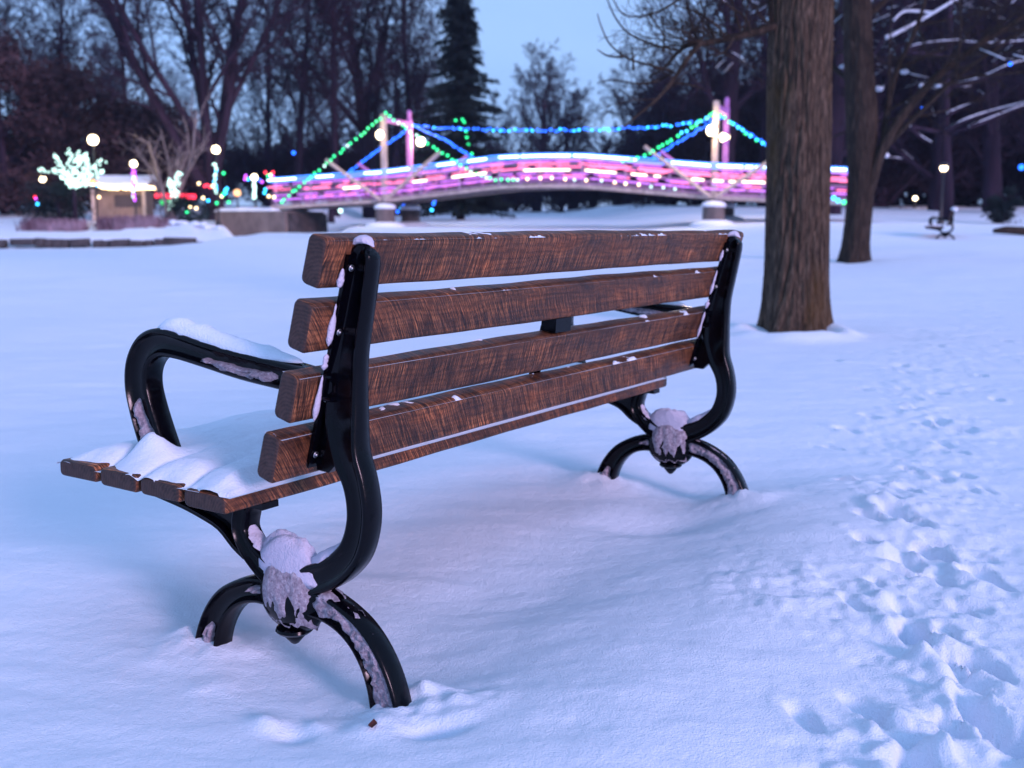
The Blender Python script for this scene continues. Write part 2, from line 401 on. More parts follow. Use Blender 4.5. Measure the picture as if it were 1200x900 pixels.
# ------------------------------------------------------------------ bench
def rrect(w, h, r, n=4):
    p = []
    for cx, cy, a0 in ((w - r, h - r, 0), (r, h - r, 90), (r, r, 180), (w - r, r, 270)):
        for k in range(n + 1):
            a = math.radians(a0 + 90 * k / n); p.append((cx + r * math.cos(a), cy + r * math.sin(a)))
    return p
def slat(name, x0, x1, org, tilt, h, t, parent, r=.012, label=None):
    """board with rounded arrises; org = (Y,Z) rear bottom corner, h up the slope, t forward"""
    u = Vector((-math.sin(tilt), math.cos(tilt))); f = Vector((math.cos(tilt), math.sin(tilt)))
    prof = rrect(t, h, r)
    nx_ = 48; xs = [x0, x0 + .0025, x0 + .007] + [x0 + .007 + (x1 - x0 - .014) * k / nx_ for k in range(1, nx_)] + [x1 - .007, x1 - .0025, x1]
    mbs = MB(); n = len(prof); rs = random.Random(hash(name) % 99 + int(org[1] * 1000))
    ph = rs.uniform(0, 9)
    for i, x in enumerate(xs):
        k = min(i, len(xs) - 1 - i); ins = {0: .006, 1: .0022, 2: 0}.get(k, 0)
        for j, (a, b) in enumerate(prof):
            ca, cb = a - t / 2, b - h / 2; sa = 1 - ins * 2 / t; sb = 1 - ins * 2 / h
            wv = .0012 * math.sin(x * 5 + ph + b * 20) + .0006 * math.sin(x * 23 + ph * 2 + a * 60)
            a2 = t / 2 + ca * sa + wv * (1 if ca > 0 else -1) * .6; b2 = h / 2 + cb * sb + wv
            pnt = Vector(org) + u * b2 + f * a2; mbs.v.append((x, pnt.x, pnt.y))
    for i in range(len(xs) - 1):
        for j in range(n):
            j2 = (j + 1) % n; mbs.f.append((i * n + j, i * n + j2, (i + 1) * n + j2, (i + 1) * n + j))
    mbs.f.append(tuple(range(n))[::-1]); e = (len(xs) - 1) * n; mbs.f.append(tuple(e + j for j in range(n)))
    # recentre so that object coordinates start at the board
    c = Vector(((x0 + x1) / 2, org[0], org[1])); mbs.v = [tuple(Vector(p) - c) for p in mbs.v]
    o = mbs.build(name, M_wood, parent, True); o.location = c; o.data.materials.append(M_end)
    for p in o.data.polygons:
        if abs(p.normal.x) > .6: p.material_index = 1
        if len(p.vertices) > 6: p.use_smooth = False
    if label: o['label'] = label
    return o

def catmull(st, k=5):
    out = []; n = len(st)
    for i in range(n - 1):
        p0, p1, p2, p3 = st[max(i - 1, 0)], st[i], st[i + 1], st[min(i + 2, n - 1)]
        for j in range(k):
            t = j / k
            out.append(tuple(.5 * ((2 * b) + (-a + c) * t + (2 * a - 5 * b + 4 * c - d) * t * t + (-a + 3 * b - 3 * c + d) * t ** 3) for a, b, c, d in zip(p0, p1, p2, p3)))
    out.append(tuple(st[-1])); return out
def casting(mbs, st, k=5, recess=.009, rim=.0085):
    """sweep an I shaped cast section along (Y,Z,halfwidth,xc,hx) stations"""
    st = catmull(st, k); b = len(mbs.v); nsec = None
    for i, s in enumerate(st):
        y, z, hn, xc, hx = s
        a = st[max(i - 1, 0)]; c = st[min(i + 1, len(st) - 1)]
        d = Vector((c[0] - a[0], c[1] - a[1])).normalized(); nrm = Vector((-d.y, d.x))
        r = min(rim, hn * .45); rc = min(recess, hx * .6); cr = .004
        sec = [(-hn + cr, -hx), (-hn + r - .001, -hx), (-hn + r + .0035, -hx + rc * .75), (-hn + r + .008 if hn > .02 else -hn * .1, -hx + rc), (hn - r - .008 if hn > .02 else hn * .1, -hx + rc), (hn - r - .0035, -hx + rc * .75), (hn - r + .001, -hx), (hn - cr, -hx), (hn, -hx + cr), (hn + .001, 0), (hn, hx - cr)]
        sec = sec + [(p, -q_) for p, q_ in reversed(sec[:8])] + [(-hn, hx - cr), (-hn - .001, 0), (-hn, -hx + cr)]
        nsec = len(sec)
        for p, q_ in sec:
            yy, zz = y + nrm.x * p, z + nrm.y * p; mbs.v.append((xc + q_, yy, zz))
    for i in range(len(st) - 1):
        for j in range(nsec):
            j2 = (j + 1) % nsec; mbs.f.append((b + i * nsec + j, b + i * nsec + j2, b + (i + 1) * nsec + j2, b + (i + 1) * nsec + j))
    mbs.f.append(tuple(b + j for j in range(nsec))[::-1]); e = b + (len(st) - 1) * nsec; mbs.f.append(tuple(e + j for j in range(nsec)))

def rearplane(z): return .14 + (.726 - z) * .2827
XC, HX = .0235, .0235
def end_frame(x0, parent):
    m = MB()
    bar = [(.100, .797, .010, .032, .012), (.104, .790, .020, .032, .017), (.110, .770, .025, .033, .018), (.117, .735, .026, .033, .018), (.130, .68, .028, .033, .018), (.143, .62, .030, .032, .018), (.150, .56, .034, .030, .019),
           (.152, .50, .037, .027, .021), (.141, .44, .030, XC, HX), (.121, .39, .025, XC, HX), (.113, .345, .024, XC, HX), (.117, .305, .024, XC, HX), (.133, .265, .025, XC, HX), (.160, .235, .026, XC, HX), (.192, .212, .027, XC, HX), (.228, .196, .028, XC, HX), (.27, .180, .026, XC, HX)]
    casting(m, bar, 5, .007, .010)
    for sgn in (-1, 1):
        leg = [(.292 + sgn * d, z, hn, XC, HX) for d, z, hn in ((.04, .150, .026), (.085, .149, .025), (.13, .135, .024), (.170, .110, .0255), (.200, .075, .0275), (.220, .035, .030), (.232, -.01, .033), (.238, -.06, .036))]
        casting(m, leg, 5, .015, .0075)
    arm = [(.165, .553, .024, XC, HX), (.22, .557, .024, XC, HX), (.285, .565, .0245, XC, HX), (.39, .576, .025, XC, HX), (.488, .590, .024, XC, HX), (.57, .603, .0255, XC, HX), (.625, .606, .028, XC, HX), (.665, .589, .031, XC, HX), (.690, .555, .033, XC, HX), (.696, .514, .034, XC, HX), (.686, .470, .035, XC, HX), (.667, .42, .036, XC, HX), (.645, .37, .036, XC, HX), (.635, .335, .036, XC, HX)]
    casting(m, arm, 5, .014, .009)
    fr = [(.325, .180, .026, XC, HX), (.36, .200, .023, XC, HX), (.395, .228, .020, XC, HX), (.414, .262, .018, XC, HX), (.405, .300, .017, XC, HX), (.38, .318, .006, XC, HX)]
    casting(m, fr, 5, .012, .007)
    # web under the seat, its lower flange and the seat rail
    web = [(.385, .215), (.43, .226), (.469, .256), (.52, .272), (.573, .284), (.65, .296), (.72, .306), (.80, .318), (.80, .331), (.36, .322), (.40, .29), (.405, .25)]
    m.prism(web, .017, .030)
    casting(m, [(.40, .208, .004, XC, .021), (.43, .226, .005, XC, .021), (.469, .256, .005, XC, .021), (.52, .272, .005, XC, .021), (.573, .284, .005, XC, .021), (.65, .296, .005, XC, .021), (.74, .309, .005, XC, .021), (.80, .320, .004, XC, .021)], 3, .001, .002)
    m.prism([(.345, .309), (.80, .3225), (.80, .3325), (.345, .3215)], .003, .044)
    # back plate carrying the bolts, with the bracket hook
    pl = []
    for z in (.785, .70, .60, .50, .44, .418): pl.append((rearplane(z) - .009, z))
    m.prism(pl + [(rearplane(.41) - .004, .405)] + [(rearplane(z) - .0008, z) for z in (.42, .5, .6, .7, .785)], .001, .053)
    m.prism([(.222, .425), (.218, .400), (.190, .398), (.172, .415), (.150, .44), (.165, .50), (.195, .49)], .018, .034)
    # cast hub
    b = len(m.v); m.ball((XC, .292, .150), .075, 28, 16, (.50, 1.08, .92))
    m.lathe((XC, .292, 0), [(.012, .094), (.034, .089), (.036, .084), (.031, .079), (.022, .078), (.020, .072), (.013, .064), (.008, .058), (.003, .055)], 20)
    for i in range(len(m.v)): m.v[i] = (m.v[i][0] + x0, m.v[i][1], m.v[i][2])
    o = m.build('end_frame', M_iron, parent)
    for p in o.data.polygons:
        if len(p.vertices) > 6: p.use_smooth = False
    o.modifiers.new('e', 'EDGE_SPLIT').split_angle = math.radians(50)
    for z in (.762, .652, .533, .430):
        bm = MB(); c = Vector((x0 + .0105, rearplane(z) - .010, z)); d = Vector((0, -math.cos(.2755), -math.sin(.2755)))
        bm.tube([c, c + d * .002, c + d * .0021], [.0062, .0062, .0045], 14); bm.tube([c, c + d * .0045], [.0026, .0026], 10)
        bm.build('bolt', M_steel, o)
    return o

bench = thing('park_bench', 'large wooden slatted park bench with black scrolled iron ends in the foreground snow', 'bench', BO, BYAW, 'park benches in the snow')
T = math.atan(.2827)
for zb, ln, xe in ((.726, -.05, 1.80), (.616, -.056, 1.775), (.493, -.058, 1.77), (.387, -.075, 1.77)):
    slat('back_slat', ln, xe, (rearplane(zb), zb), T, .089, .044, bench, .011)
for y0, y1, z, xe in ((.335, .447, .3235, 1.735), (.459, .569, .326, 1.70), (.580, .692, .330, 1.70), (.703, .822, .3325, 1.70)):
    slat('seat_slat', -.095, xe, (y0, z), .01 if y0 < .7 else -.0, .035, y1 - y0, bench, .010)
end_frame(0, bench); end_frame(Lb, bench)
m = MB(); pl = [(rearplane(z) + .046, z) for z in (.80, .40)]
m.prism([(rearplane(.60) + .0485, .60), (rearplane(.41) + .0485, .41), (rearplane(.41) + .0565, .41), (rearplane(.60) + .0565, .60)], .80, .84)
m.prism([(.42, .3135), (.80, .3235), (.80, .3325), (.42, .3235)], .80, .84)
m.build('centre_strap', M_iron, bench, False)
# spacer block seen through the gap under the second board
m = MB(); m.prism([(rearplane(.61) + .004, .585), (rearplane(.61) + .044, .590), (rearplane(.61) + .042, .625), (rearplane(.61) + .002, .618)], .775, .845); m.build('spacer', M_iron, bench, False)

# ------------------------------------------------------------------ snow lying on the bench
def displaced(mbs_v, amp, freq, seed=0):
    out = []
    for (x, y, z) in mbs_v:
        a = float(fbm(np.array([x * freq + z * freq * .7]), np.array([y * freq + z * freq * .9]), seed, 3)[0])
        out.append((x, y, z + amp * a))
    return out
def snowstrip(mbs, x0, x1, org, tilt, w, hfun, step=.006, nw=9):
    """crust on a sloped ledge; org=(Y,Z) rear edge, running w forward along tilt"""
    xs = np.arange(x0, x1, step); b = len(mbs.v)
    for x in xs:
        for j in range(nw):
            t = j / (nw - 1); h = hfun(x, t)
            y = org[0] + math.cos(tilt) * w * t; z = org[1] + math.sin(tilt) * w * t
            mbs.v.append((x, y - math.sin(tilt) * h, z + math.cos(tilt) * h))
    n = len(xs)
    for i in range(n - 1):
        for j in range(nw - 1):
            a = b + i * nw + j; mbs.f.append((a, a + 1, a + nw + 1, a + nw)[::-1])
f1 = lambda x, y, s, o=3: float(fbm(np.array([x]), np.array([y]), s, o)[0])
def top_corner(zb, h=.089): return (rearplane(zb) - math.sin(T) * h, zb + math.cos(T) * h)
m = MB()
def mk(seed, thr, H, fr=9, edge=.12):
    def f(x, t):
        e = min(1, 4.2 * math.sqrt(max(0, t * (1 - t))) ** 1.2); n = f1(x * fr, t * 1.5, seed) + .35 * f1(x * fr * 6, t * 5, seed + 5)
        a_ = max(0, min(1, (n - thr) * 3.5)); return (H * a_ * e - .004 * (1 - a_ ** .5) - .0015) if t > 0 else -.004
    return f
snowstrip(m, -.045, 1.72, top_corner(.726), T, .044, mk(3, .34, .002, 16))
snowstrip(m, -.05, 1.70, top_corner(.616), T, .044, mk(13, .50, .005, 13))
snowstrip(m, -.052, 1.70, top_corner(.493), T, .044, mk(23, .46, .005, 13))
snowstrip(m, -.07, 1.70, top_corner(.387), T, .044, mk(33, .42, .006, 13))
m.build('snow', M_cap, None, kind='stuff', label='thin crust of snow along the top edges of the bench back slats')
# seat snow
m = MB(); xs = np.concatenate([np.arange(-.094, .3, .004), np.arange(.3, 1.715, .010)]); ys = np.arange(.322, .842, .0045)
XX, YY = np.meshgrid(xs, ys, indexing='ij')
gaps = [.453, .5745, .6975]
g = np.zeros_like(XX)
for gy in gaps: g = np.maximum(g, np.exp(-((YY - gy) / .016) ** 2))
gw = 1 - ss(-.09, .13, XX + .05 * vn(XX * 12, YY * 12, 5))
cell = np.zeros_like(XX)
for a, b_ in ((.335, .447), (.459, .569), (.580, .692), (.703, .822)):
    c = (a + b_) / 2; w = (b_ - a) / 2; cell = np.maximum(cell, np.clip(1 - ((YY - c) / (w * 1.04)) ** 2, 0, 1) ** .5)
bx = ss(-.0945, -.015, XX - .030 * vn(YY * 16, YY * 3, 4)) ** .6 * np.clip((1.705 - XX) / .05, 0, 1) ** .5
by = np.clip((YY - .332) / .04, 0, 1) ** .5 * np.clip((.830 - YY) / .05, 0, 1) ** .5
H = .033 * (1 + .8 * fbm(XX * 4, YY * 5, 7, 3))
H = H * (1 - .45 * np.exp(-(((XX - .25) / .10) ** 2 + ((YY - .50) / .05) ** 2))) * (1 - .4 * np.exp(-(((XX - .62) / .16) ** 2 + ((YY - .60) / .07) ** 2)))
ZZ = .361 + bx * by * H * ((1 - gw) * (1 - .06 * g) + gw * (.25 + .75 * cell)) - .008 * gw * g + .0016 * fbm(XX * 60, YY * 60, 3, 2)
ZZ = np.where(bx * by < .02, .356, ZZ)
# snow climbs round the arm upright
ZZ = ZZ + .035 * np.exp(-(((XX - .0) / .03) ** 2 + ((YY - .645) / .04) ** 2))
n1_, n2_ = XX.shape; idx = np.arange(n1_ * n2_).reshape(n1_, n2_)
q = np.stack([idx[:-1, :-1], idx[1:, :-1], idx[1:, 1:], idx[:-1, 1:]], -1).reshape(-1, 4)
link('snow', mesh_np('seat_snow', np.stack([XX, YY, ZZ], -1).reshape(-1, 3), q), M_cap, None, kind='stuff', label='thick soft snow layer lying on the bench seat')
SNOW = []
def blobpath(mbs, pts, rw, rh, n=14, seed=1, amp=.35, fr=30, k=6):
    """rounded snow body along a path; rw = half width (X), rh = height, sits with flat-ish base"""
    st = catmull([(*p, a, b) for p, a, b in zip(pts, rw, rh)], k); b = len(mbs.v)
    for i, (x, y, z, a, h) in enumerate(st):
        f = max(0, min(1, min(i, len(st) - 1 - i) / (k * .9))) ** .5
        for j in range(n):
            t = 2 * math.pi * j / n; q = 1 + amp * f1(x * fr + math.cos(t) * 1.3 + i * .35, y * fr + math.sin(t) * 1.3 + z * fr, seed, 3)
            s = math.sin(t)
            mbs.v.append((x + a * math.cos(t) * q * f, y, z + (h * s * q if s > 0 else .35 * h * s) * f))
    for i in range(len(st) - 1):
        for j in range(n):
            j2 = (j + 1) % n; mbs.f.append((b + i * n + j, b + (i + 1) * n + j, b + (i + 1) * n + j2, b + i * n + j2))
def end_snow(x0, near):
    s = 3 if near else 40
    m = MB()
    blobpath(m, [(x0 + XC, .25, .590), (x0 + XC, .34, .596), (x0 + XC, .44, .608), (x0 + XC, .53, .624), (x0 + XC, .60, .634), (x0 + XC, .655, .620)], [.018, .021, .022, .022, .021, .014], [.012, .020, .024, .026, .022, .006], seed=s, amp=.25)
    m.build('snow', M_cap, None, kind='stuff', label='snow ridge along the top of the %s iron armrest of the bench' % ('near' if near else 'far'))
    # heap in the crotch over the hub
    m = MB(); c = Vector((x0 + XC, .292, .195)); b = len(m.v)
    nu, nv = 40, 24
    for i in range(nv + 1):
        ph = math.pi * i / nv
        for j in range(nu):
            th = 2 * math.pi * j / nu; d = Vector((math.sin(ph) * math.cos(th), math.sin(ph) * math.sin(th), math.cos(ph)))
            q = 1 + .30 * f1(d.x * 1.6 + s, d.y * 1.9 + d.z * 2.2, 5 + s, 3) + .045 * f1(d.x * 7, d.y * 7 + d.z * 6, 8 + s, 3)
            ry = .084 if d.z > 0 else .070; rz = .078 if d.z > 0 else .030
            yy = c.y + d.y * ry * q; zz = c.z + d.z * rz * q
            if d.z > 0: zz -= .018 * max(0, (c.y - yy) / .08)
            m.v.append((c.x + d.x * .028 * q, yy, zz))
    for i in range(nv):
        for j in range(nu):
            j2 = (j + 1) % nu; m.f.append((b + i * nu + j, b + (i + 1) * nu + j, b + (i + 1) * nu + j2, b + i * nu + j2))
    # tongue along the lower scroll, both ways
    blobpath(m, [(x0 + XC, .24, .222), (x0 + XC, .20, .238), (x0 + XC, .165, .262), (x0 + XC, .145, .288)], [.026, .022, .017, .006], [.026, .020, .014, .004], seed=s + 2, amp=.3)
    blobpath(m, [(x0 + XC, .35, .215), (x0 + XC, .375, .228), (x0 + XC, .392, .245), (x0 + XC, .398, .275)], [.026, .022, .020, .008], [.02, .02, .018, .006], seed=s + 7, amp=.4)
    m.build('snow', M_old, None, kind='stuff', label='rounded heap of snow in the lower scroll of the %s bench end' % ('near' if near else 'far'))
    # frozen crust on the hub face and in the channels
    m = MB()
    def chan(path, hn, proud=.004, side=-1, seed=1):
        b = len(m.v); st = catmull(path, 7); nn_ = 9
        for i, (y, z, w) in enumerate(st):
            a = st[max(i - 1, 0)]; c_ = st[min(i + 1, len(st) - 1)]; d = Vector((c_[0] - a[0], c_[1] - a[1])).normalized(); nr_ = Vector((-d.y, d.x))
            e_ = min(1, min(i, len(st) - 1 - i) / 4)
            for j in range(nn_):
                t = -1 + 2 * j / (nn_ - 1); ww = w * (1 + .45 * f1(i * .35, j * .0 + (3 if t > 0 else 8), seed, 3)); dp = (1 - t * t) ** .5 * (1 + .9 * f1(i * .6, j * .7, seed + 3, 3)) * e_
                xx = (x0 + XC + side * (HX - .015)) + side * (dp * (.015 + proud) - .002)
                m.v.append((xx, y + nr_.x * t * ww, z + nr_.y * t * ww))
        for i in range(len(st) - 1):
            for j in range(nn_ - 1):
                a = b + i * nn_ + j; f_ = (a, a + 1, a + nn_ + 1, a + nn_); m.f.append(f_ if side < 0 else f_[::-1])
    for side in (-1, 1):
        chan([(.235, .155, .024), (.19, .151, .021), (.158, .141, .018), (.119, .113, .020), (.092, .078, .021), (.074, .040, .023), (.060, -.02, .026)], 0, .003, side, s + 1)
        chan([(.35, .152, .010), (.38, .149, .006), (.40, .145, .003)], 0, .002, side, s + 4)
        chan([(.505, .055, .006), (.516, .03, .012), (.524, -.02, .02)], 0, .002, side, s + 6)
        chan([(.30, .555, .013), (.36, .562, .011), (.42, .568, .010), (.48, .578, .006), (.50, .582, .002)], 0, .002, side, s + 8)
        chan([(.700, .49, .003), (.692, .455, .012), (.678, .42, .019), (.66, .38, .024)], 0, .003, side, s + 9)
    b = len(m.v)
    for sgn in (-1, 1):
        b = len(m.v); nu, nv = 26, 18
        for i in range(nv):
            for j in range(nu):
                u_ = -1 + 2 * j / (nu - 1); w_2 = i / (nv - 1)
                y = .292 - .005 + u_ * (.066 - .012 * (1 - w_2)); z = .098 + w_2 * .13 + .012 * f1(u_ * 3, 1.5, s + 11, 2) * (1 - w_2) * 2
                q = max(0, 1 - ((y - .292) / .081) ** 2 - ((z - .150) / .072) ** 2) ** .5
                e_ = min(1, (1 - abs(u_)) * 5, w_2 * 4 + .0)
                xx = sgn * (.0375 * q + .0075 * e_ * (f1(u_ * 3.3, w_2 * 3.3 + s, 12, 4) * .9 + (w_2 - .22) * 1.5) - .001)
                m.v.append((x0 + XC + xx, y, z))
        for i in range(nv - 1):
            for j in range(nu - 1):
                a = b + i * nu + j; f_ = (a, a + 1, a + nu + 1, a + nu); m.f.append(f_ if sgn > 0 else f_[::-1])
    m.build('snow', M_ice, None, kind='stuff', label='grey frozen crust in the hub and leg channels of the %s bench end' % ('near' if near else 'far'))
    # small cap on the post tip and packed bits behind the boards
    m = MB(); rs = random.Random(s)
    blobpath(m, [(x0 + .030, .085, .797), (x0 + .030, .100, .806), (x0 + .030, .120, .803), (x0 + .030, .135, .79)], [.006, .015, .015, .006], [.003, .010, .010, .003], seed=s + 20, amp=.35)
    for zz, hh in ((.745, .034), (.665, .075), (.535, .085), (.60, .03)):
        b = len(m.v)
        for i in range(13):
            t = i / 12; z_ = zz - hh / 2 + hh * t; e_ = math.sin(math.pi * t) ** .5; w2 = .0045 * e_ * (1 + 1.1 * f1(i * .33, zz * 30, s + 30, 2))
            for j in range(8):
                a = 2 * math.pi * j / 8; m.v.append((x0 - .003 + w2 * math.cos(a) * 1.5, rearplane(z_) - .004 + w2 * math.sin(a), z_))
        for i in range(12):
            for j in range(8):
                j2 = (j + 1) % 8; m.f.append((b + i * 8 + j, b + i * 8 + j2, b + (i + 1) * 8 + j2, b + (i + 1) * 8 + j))
    m.build('snow', M_old, None, kind='stuff', label='little cap of snow on the post tip of the %s bench end' % ('near' if near else 'far'))
n_before = set(col.objects)
end_snow(0, True); end_snow(Lb, False)
for o in list(col.objects):
    if o.name.startswith('snow') and o.type == 'MESH' and o.parent is None:
        o.location = BO; o.rotation_euler = (0, 0, BYAW)

# a dead leaf by the rear foot, small crumbs of snow
x, y = g0(437, 857); z = float(terrain(np.array([x]), np.array([y]))[0])
m = MB(); m.add([(0, -.012, .003), (.008, -.003, .006), (.006, .008, .004), (0, .014, .007), (-.006, .007, .003), (-.008, -.004, .004), (0, 0, .001)], [(0, 1, 6), (1, 2, 6), (2, 3, 6), (3, 4, 6), (4, 5, 6), (5, 0, 6)])
o = m.build('dead_leaf', mat('dry_leaf', (.10, .02, .015), .8)); o.location = (x, y, z); o['label'] = 'tiny curled red brown leaf on the snow by the near rear foot'; o['category'] = 'leaf'
#@@BG@@
# ------------------------------------------------------------------ background trees
class Tree:
    """recursive bare tree; trunk + limbs in one mesh, branches and twigs in another, snow on top in a third"""
    def __init__(s, seed): s.r = random.Random(seed); s.tr = MB(); s.cr = MB(); s.sn = MB()
    def vec(s): return Vector((s.r.gauss(0, 1), s.r.gauss(0, 1), s.r.gauss(0, 1)))
    def grow(s, p, d, r, ln, lev, spec):
        r_ = s.r; ns = spec['seg'][min(lev, len(spec['seg']) - 1)]; pts = [p.copy()]; rs = [r]; q = p.copy(); dd = d.normalized()
        up = spec['up'][min(lev, len(spec['up']) - 1)]; wob = spec['wob'][min(lev, len(spec['wob']) - 1)]
        end = spec.get('taper', .25)
        for k in range(ns):
            dd = (dd + s.vec() * wob + Vector((0, 0, up))).normalized(); q = q + dd * ln / ns
            pts.append(q.copy()); rs.append(max(spec['rmin'], r * (1 - (1 - end) * (k + 1) / ns)))
        m = s.tr if lev <= spec.get('trunklev', 1) else s.cr
        m.tube(pts, rs, 9 if lev == 0 else (6 if lev == 1 else (4 if lev == 2 else 3)), cap=False)
        if spec.get('snow', 0) and 1 <= lev <= 3:
            pz = [pt + Vector((0, 0, rr_ * .75)) for pt, rr_ in zip(pts, rs)]
            flat = 1 - abs(dd.z)
            if flat > .25 and r_.random() < spec['snow']:
                a = r_.randrange(0, max(1, len(pts) - 2)); s.sn.tube(pz[a:], [max(.012, rr_ * .85) for rr_ in rs[a:]], 5, cap=True)
        if lev >= spec['lev']: return
        nc = spec['n'][min(lev, len(spec['n']) - 1)]; a0, a1 = spec['ang'][min(lev, len(spec['ang']) - 1)]
        t0 = spec['t0'][min(lev, len(spec['t0']) - 1)]; fr_ = spec['len'][min(lev, len(spec['len']) - 1)]
        ph = r_.uniform(0, 6.28)
        for k in range(nc):
            t = t0 + (1 - t0) * (k + r_.random()) / nc; f = t * ns; i = min(int(f), ns - 1); f -= i
            c = pts[i].lerp(pts[i + 1], f); rr_ = rs[i] * (1 - f) + rs[i + 1] * f
            ax = (pts[i + 1] - pts[i]).normalized(); ph += 2.4 + r_.uniform(-.5, .5)
            u = ax.orthogonal().normalized(); u = Matrix.Rotation(ph, 3, ax) @ u; an = math.radians(r_.uniform(a0, a1))
            nd = ax * math.cos(an) + u * math.sin(an)
            s.grow(c, nd, max(spec['rmin'], rr_ * spec.get('rf', .6)), ln * fr_ * r_.uniform(.7, 1.15) * (1 - .35 * t if lev else 1 - .3 * t), lev + 1, spec)
SPECS = {
 'spread': dict(seg=[6, 7, 6, 4, 3], up=[.02, .06, .04, .02, .0], wob=[.05, .10, .15, .2, .25], lev=5, n=[9, 8, 8, 6, 5], ang=[(25, 45), (22, 50), (25, 60), (25, 65), (25, 70)], t0=[.22, .22, .15, .12, .1], len=[.72, .55, .5, .5, .5], rmin=.009, trunklev=1, rf=.50),
 'upright': dict(seg=[8, 6, 5, 4, 3], up=[.03, .12, .06, .03, 0], wob=[.04, .09, .15, .2, .2], lev=4, n=[22, 10, 8, 6], ang=[(25, 50), (22, 50), (25, 60), (25, 70)], t0=[.18, .15, .1, .1], len=[.36, .5, .5, .5], rmin=.010, trunklev=1, rf=.34),
 'fan': dict(seg=[3, 9, 6, 4, 3], up=[.0, .045, .05, .02, 0], wob=[.03, .05, .12, .2, .2], lev=5, n=[8, 10, 7, 5, 4], ang=[(8, 34), (18, 42), (25, 55), (25, 60), (25, 60)], t0=[.3, .2, .15, .1, .1], len=[4.2, .36, .5, .5, .5], rmin=.010, trunklev=1, rf=.62, taper=.4),
 'brush': dict(seg=[2, 5, 4, 3, 3], up=[0, .03, .03, 0, 0], wob=[.05, .14, .2, .25, .2], lev=4, n=[12, 10, 8, 6], ang=[(10, 60), (20, 55), (25, 65), (25, 70)], t0=[.1, .1, .1, .1], len=[3.2, .55, .5, .5], rmin=.014, trunklev=0, rf=.6, taper=.5),
 'sparse': dict(seg=[3, 6, 5, 4, 3], up=[0, .05, .04, .02, 0], wob=[.05, .09, .14, .2, .2], lev=3, n=[5, 6, 5, 4], ang=[(12, 48), (20, 45), (25, 60), (25, 60)], t0=[.2, .2, .2, .1], len=[3.4, .5, .5, .5], rmin=.010, trunklev=2, rf=.7, taper=.4),
 'snowy': dict(seg=[6, 8, 6, 4, 3], up=[.02, .03, .02, .0, .0], wob=[.04, .05, .08, .12, .15], lev=4, n=[10, 9, 7, 5], ang=[(35, 75), (25, 55), (25, 60), (25, 65)], t0=[.16, .15, .12, .1], len=[.62, .55, .5, .5], rmin=.011, trunklev=1, rf=.42, snow=.12),
}
PROTO = {}
def proto(kind, seed, h, r, barkm=None, lean=(0, 0)):
    key = (kind, seed)
    if key not in PROTO:
        t = Tree(seed); sp = SPECS[kind]; t.grow(Vector((0, 0, -.4)), Vector((lean[0], lean[1], 1)), r, h, 0, sp)
        mx_ = max(v[2] for v in t.cr.v)
        PROTO[key] = (t.tr.mesh('trunk'), t.cr.mesh('crown'), t.sn.mesh('snow') if t.sn.v else None, mx_)
    return PROTO[key]
def put_tree(kind, seed, u, Y, height, label, r=.3, h=6, rz=0, bm=None, group=None, off=0):
    tr, cr, sn, mx_ = proto(kind, seed, h, r); bm = bm or M_dark
    p = on(u, Y); p.z -= .1 - off
    t = thing('bare_tree', label, 'tree', p, rz, group); k = height / mx_; t.scale = (k, k, k)
    link('trunk', tr, bm, t); link('crown', cr, bm, t)
    if sn is not None: link('snow', sn, M_cap, t, kind='stuff')
    return t

put_tree('fan', 11, 262, 52, 21, 'large many stemmed bare tree fanning out above the middle lamp on the left', .38, 3.2, .4)
put_tree('upright', 21, 18, 62, 21, 'tall bare tree at the left edge rising above the russet tree', .22, 14, 1.0)
put_tree('upright', 22, 92, 68, 19, 'slim bare tree between the russet trees and the big fan shaped tree', .22, 14, 2.0)
put_tree('upright', 21, 168, 74, 20, 'bare tree just left of the large fan shaped tree', .22, 14, 3.1)
put_tree('upright', 23, 352, 66, 21, 'bare upright tree behind the left slope of the green bulbs', .23, 14, .5)
put_tree('upright', 22, 398, 62, 22, 'bare upright tree left of the left bridge tower', .22, 14, 1.6)
put_tree('spread', 31, 440, 70, 22, 'broad bare tree directly behind the left bridge tower', .4, 8, 2.2)
put_tree('upright', 23, 490, 66, 22, 'bare upright tree between the left tower and the dark conifer', .23, 14, 2.9)
put_tree('upright', 21, 322, 80, 20, 'thin bare tree right behind the left end of the bridge', .23, 14, 4.2)
put_tree('spread', 32, 628, 118, 18.5, 'hazy far bare tree left of the middle of the bridge', .4, 8, .7)
put_tree('spread', 31, 668, 128, 18, 'hazy far bare tree over the middle of the bridge', .4, 8, 1.9)
put_tree('spread', 33, 728, 112, 17.5, 'far round headed bare tree right of the bridge middle', .4, 8, 3.0)
put_tree('spread', 32, 770, 120, 17, 'far bare tree just left of the right bridge tower', .4, 8, 4.1)
put_tree('spread', 33, 590, 125, 14, 'low far bare tree beside the conifer edge', .4, 8, 5.1)
put_tree('spread', 31, 842, 60, 21, 'broad dense bare tree behind the right bridge tower', .4, 8, 4.4)
put_tree('upright', 22, 885, 66, 22, 'bare tree half hidden behind the thick near trunk', .22, 14, 4.9)
put_tree('snowy', 41, 965, 48, 19, 'snow dusted tree between the two brown trunks', .35, 10, .3)
put_tree('snowy', 42, 1085, 56, 18, 'snow dusted tree behind the leaning limb on the right', .35, 10, 1.3)
put_tree('snowy', 43, 1150, 54, 17, 'snow dusted tree right of the far park lamp', .35, 10, 2.3)
put_tree('snowy', 41, 1225, 50, 18, 'snow dusted tree at the right edge of the view', .35, 10, 3.7)
put_tree('spread', 33, 1030, 70, 22, 'broad dark tree far behind the second brown trunk', .4, 8, 1.4)
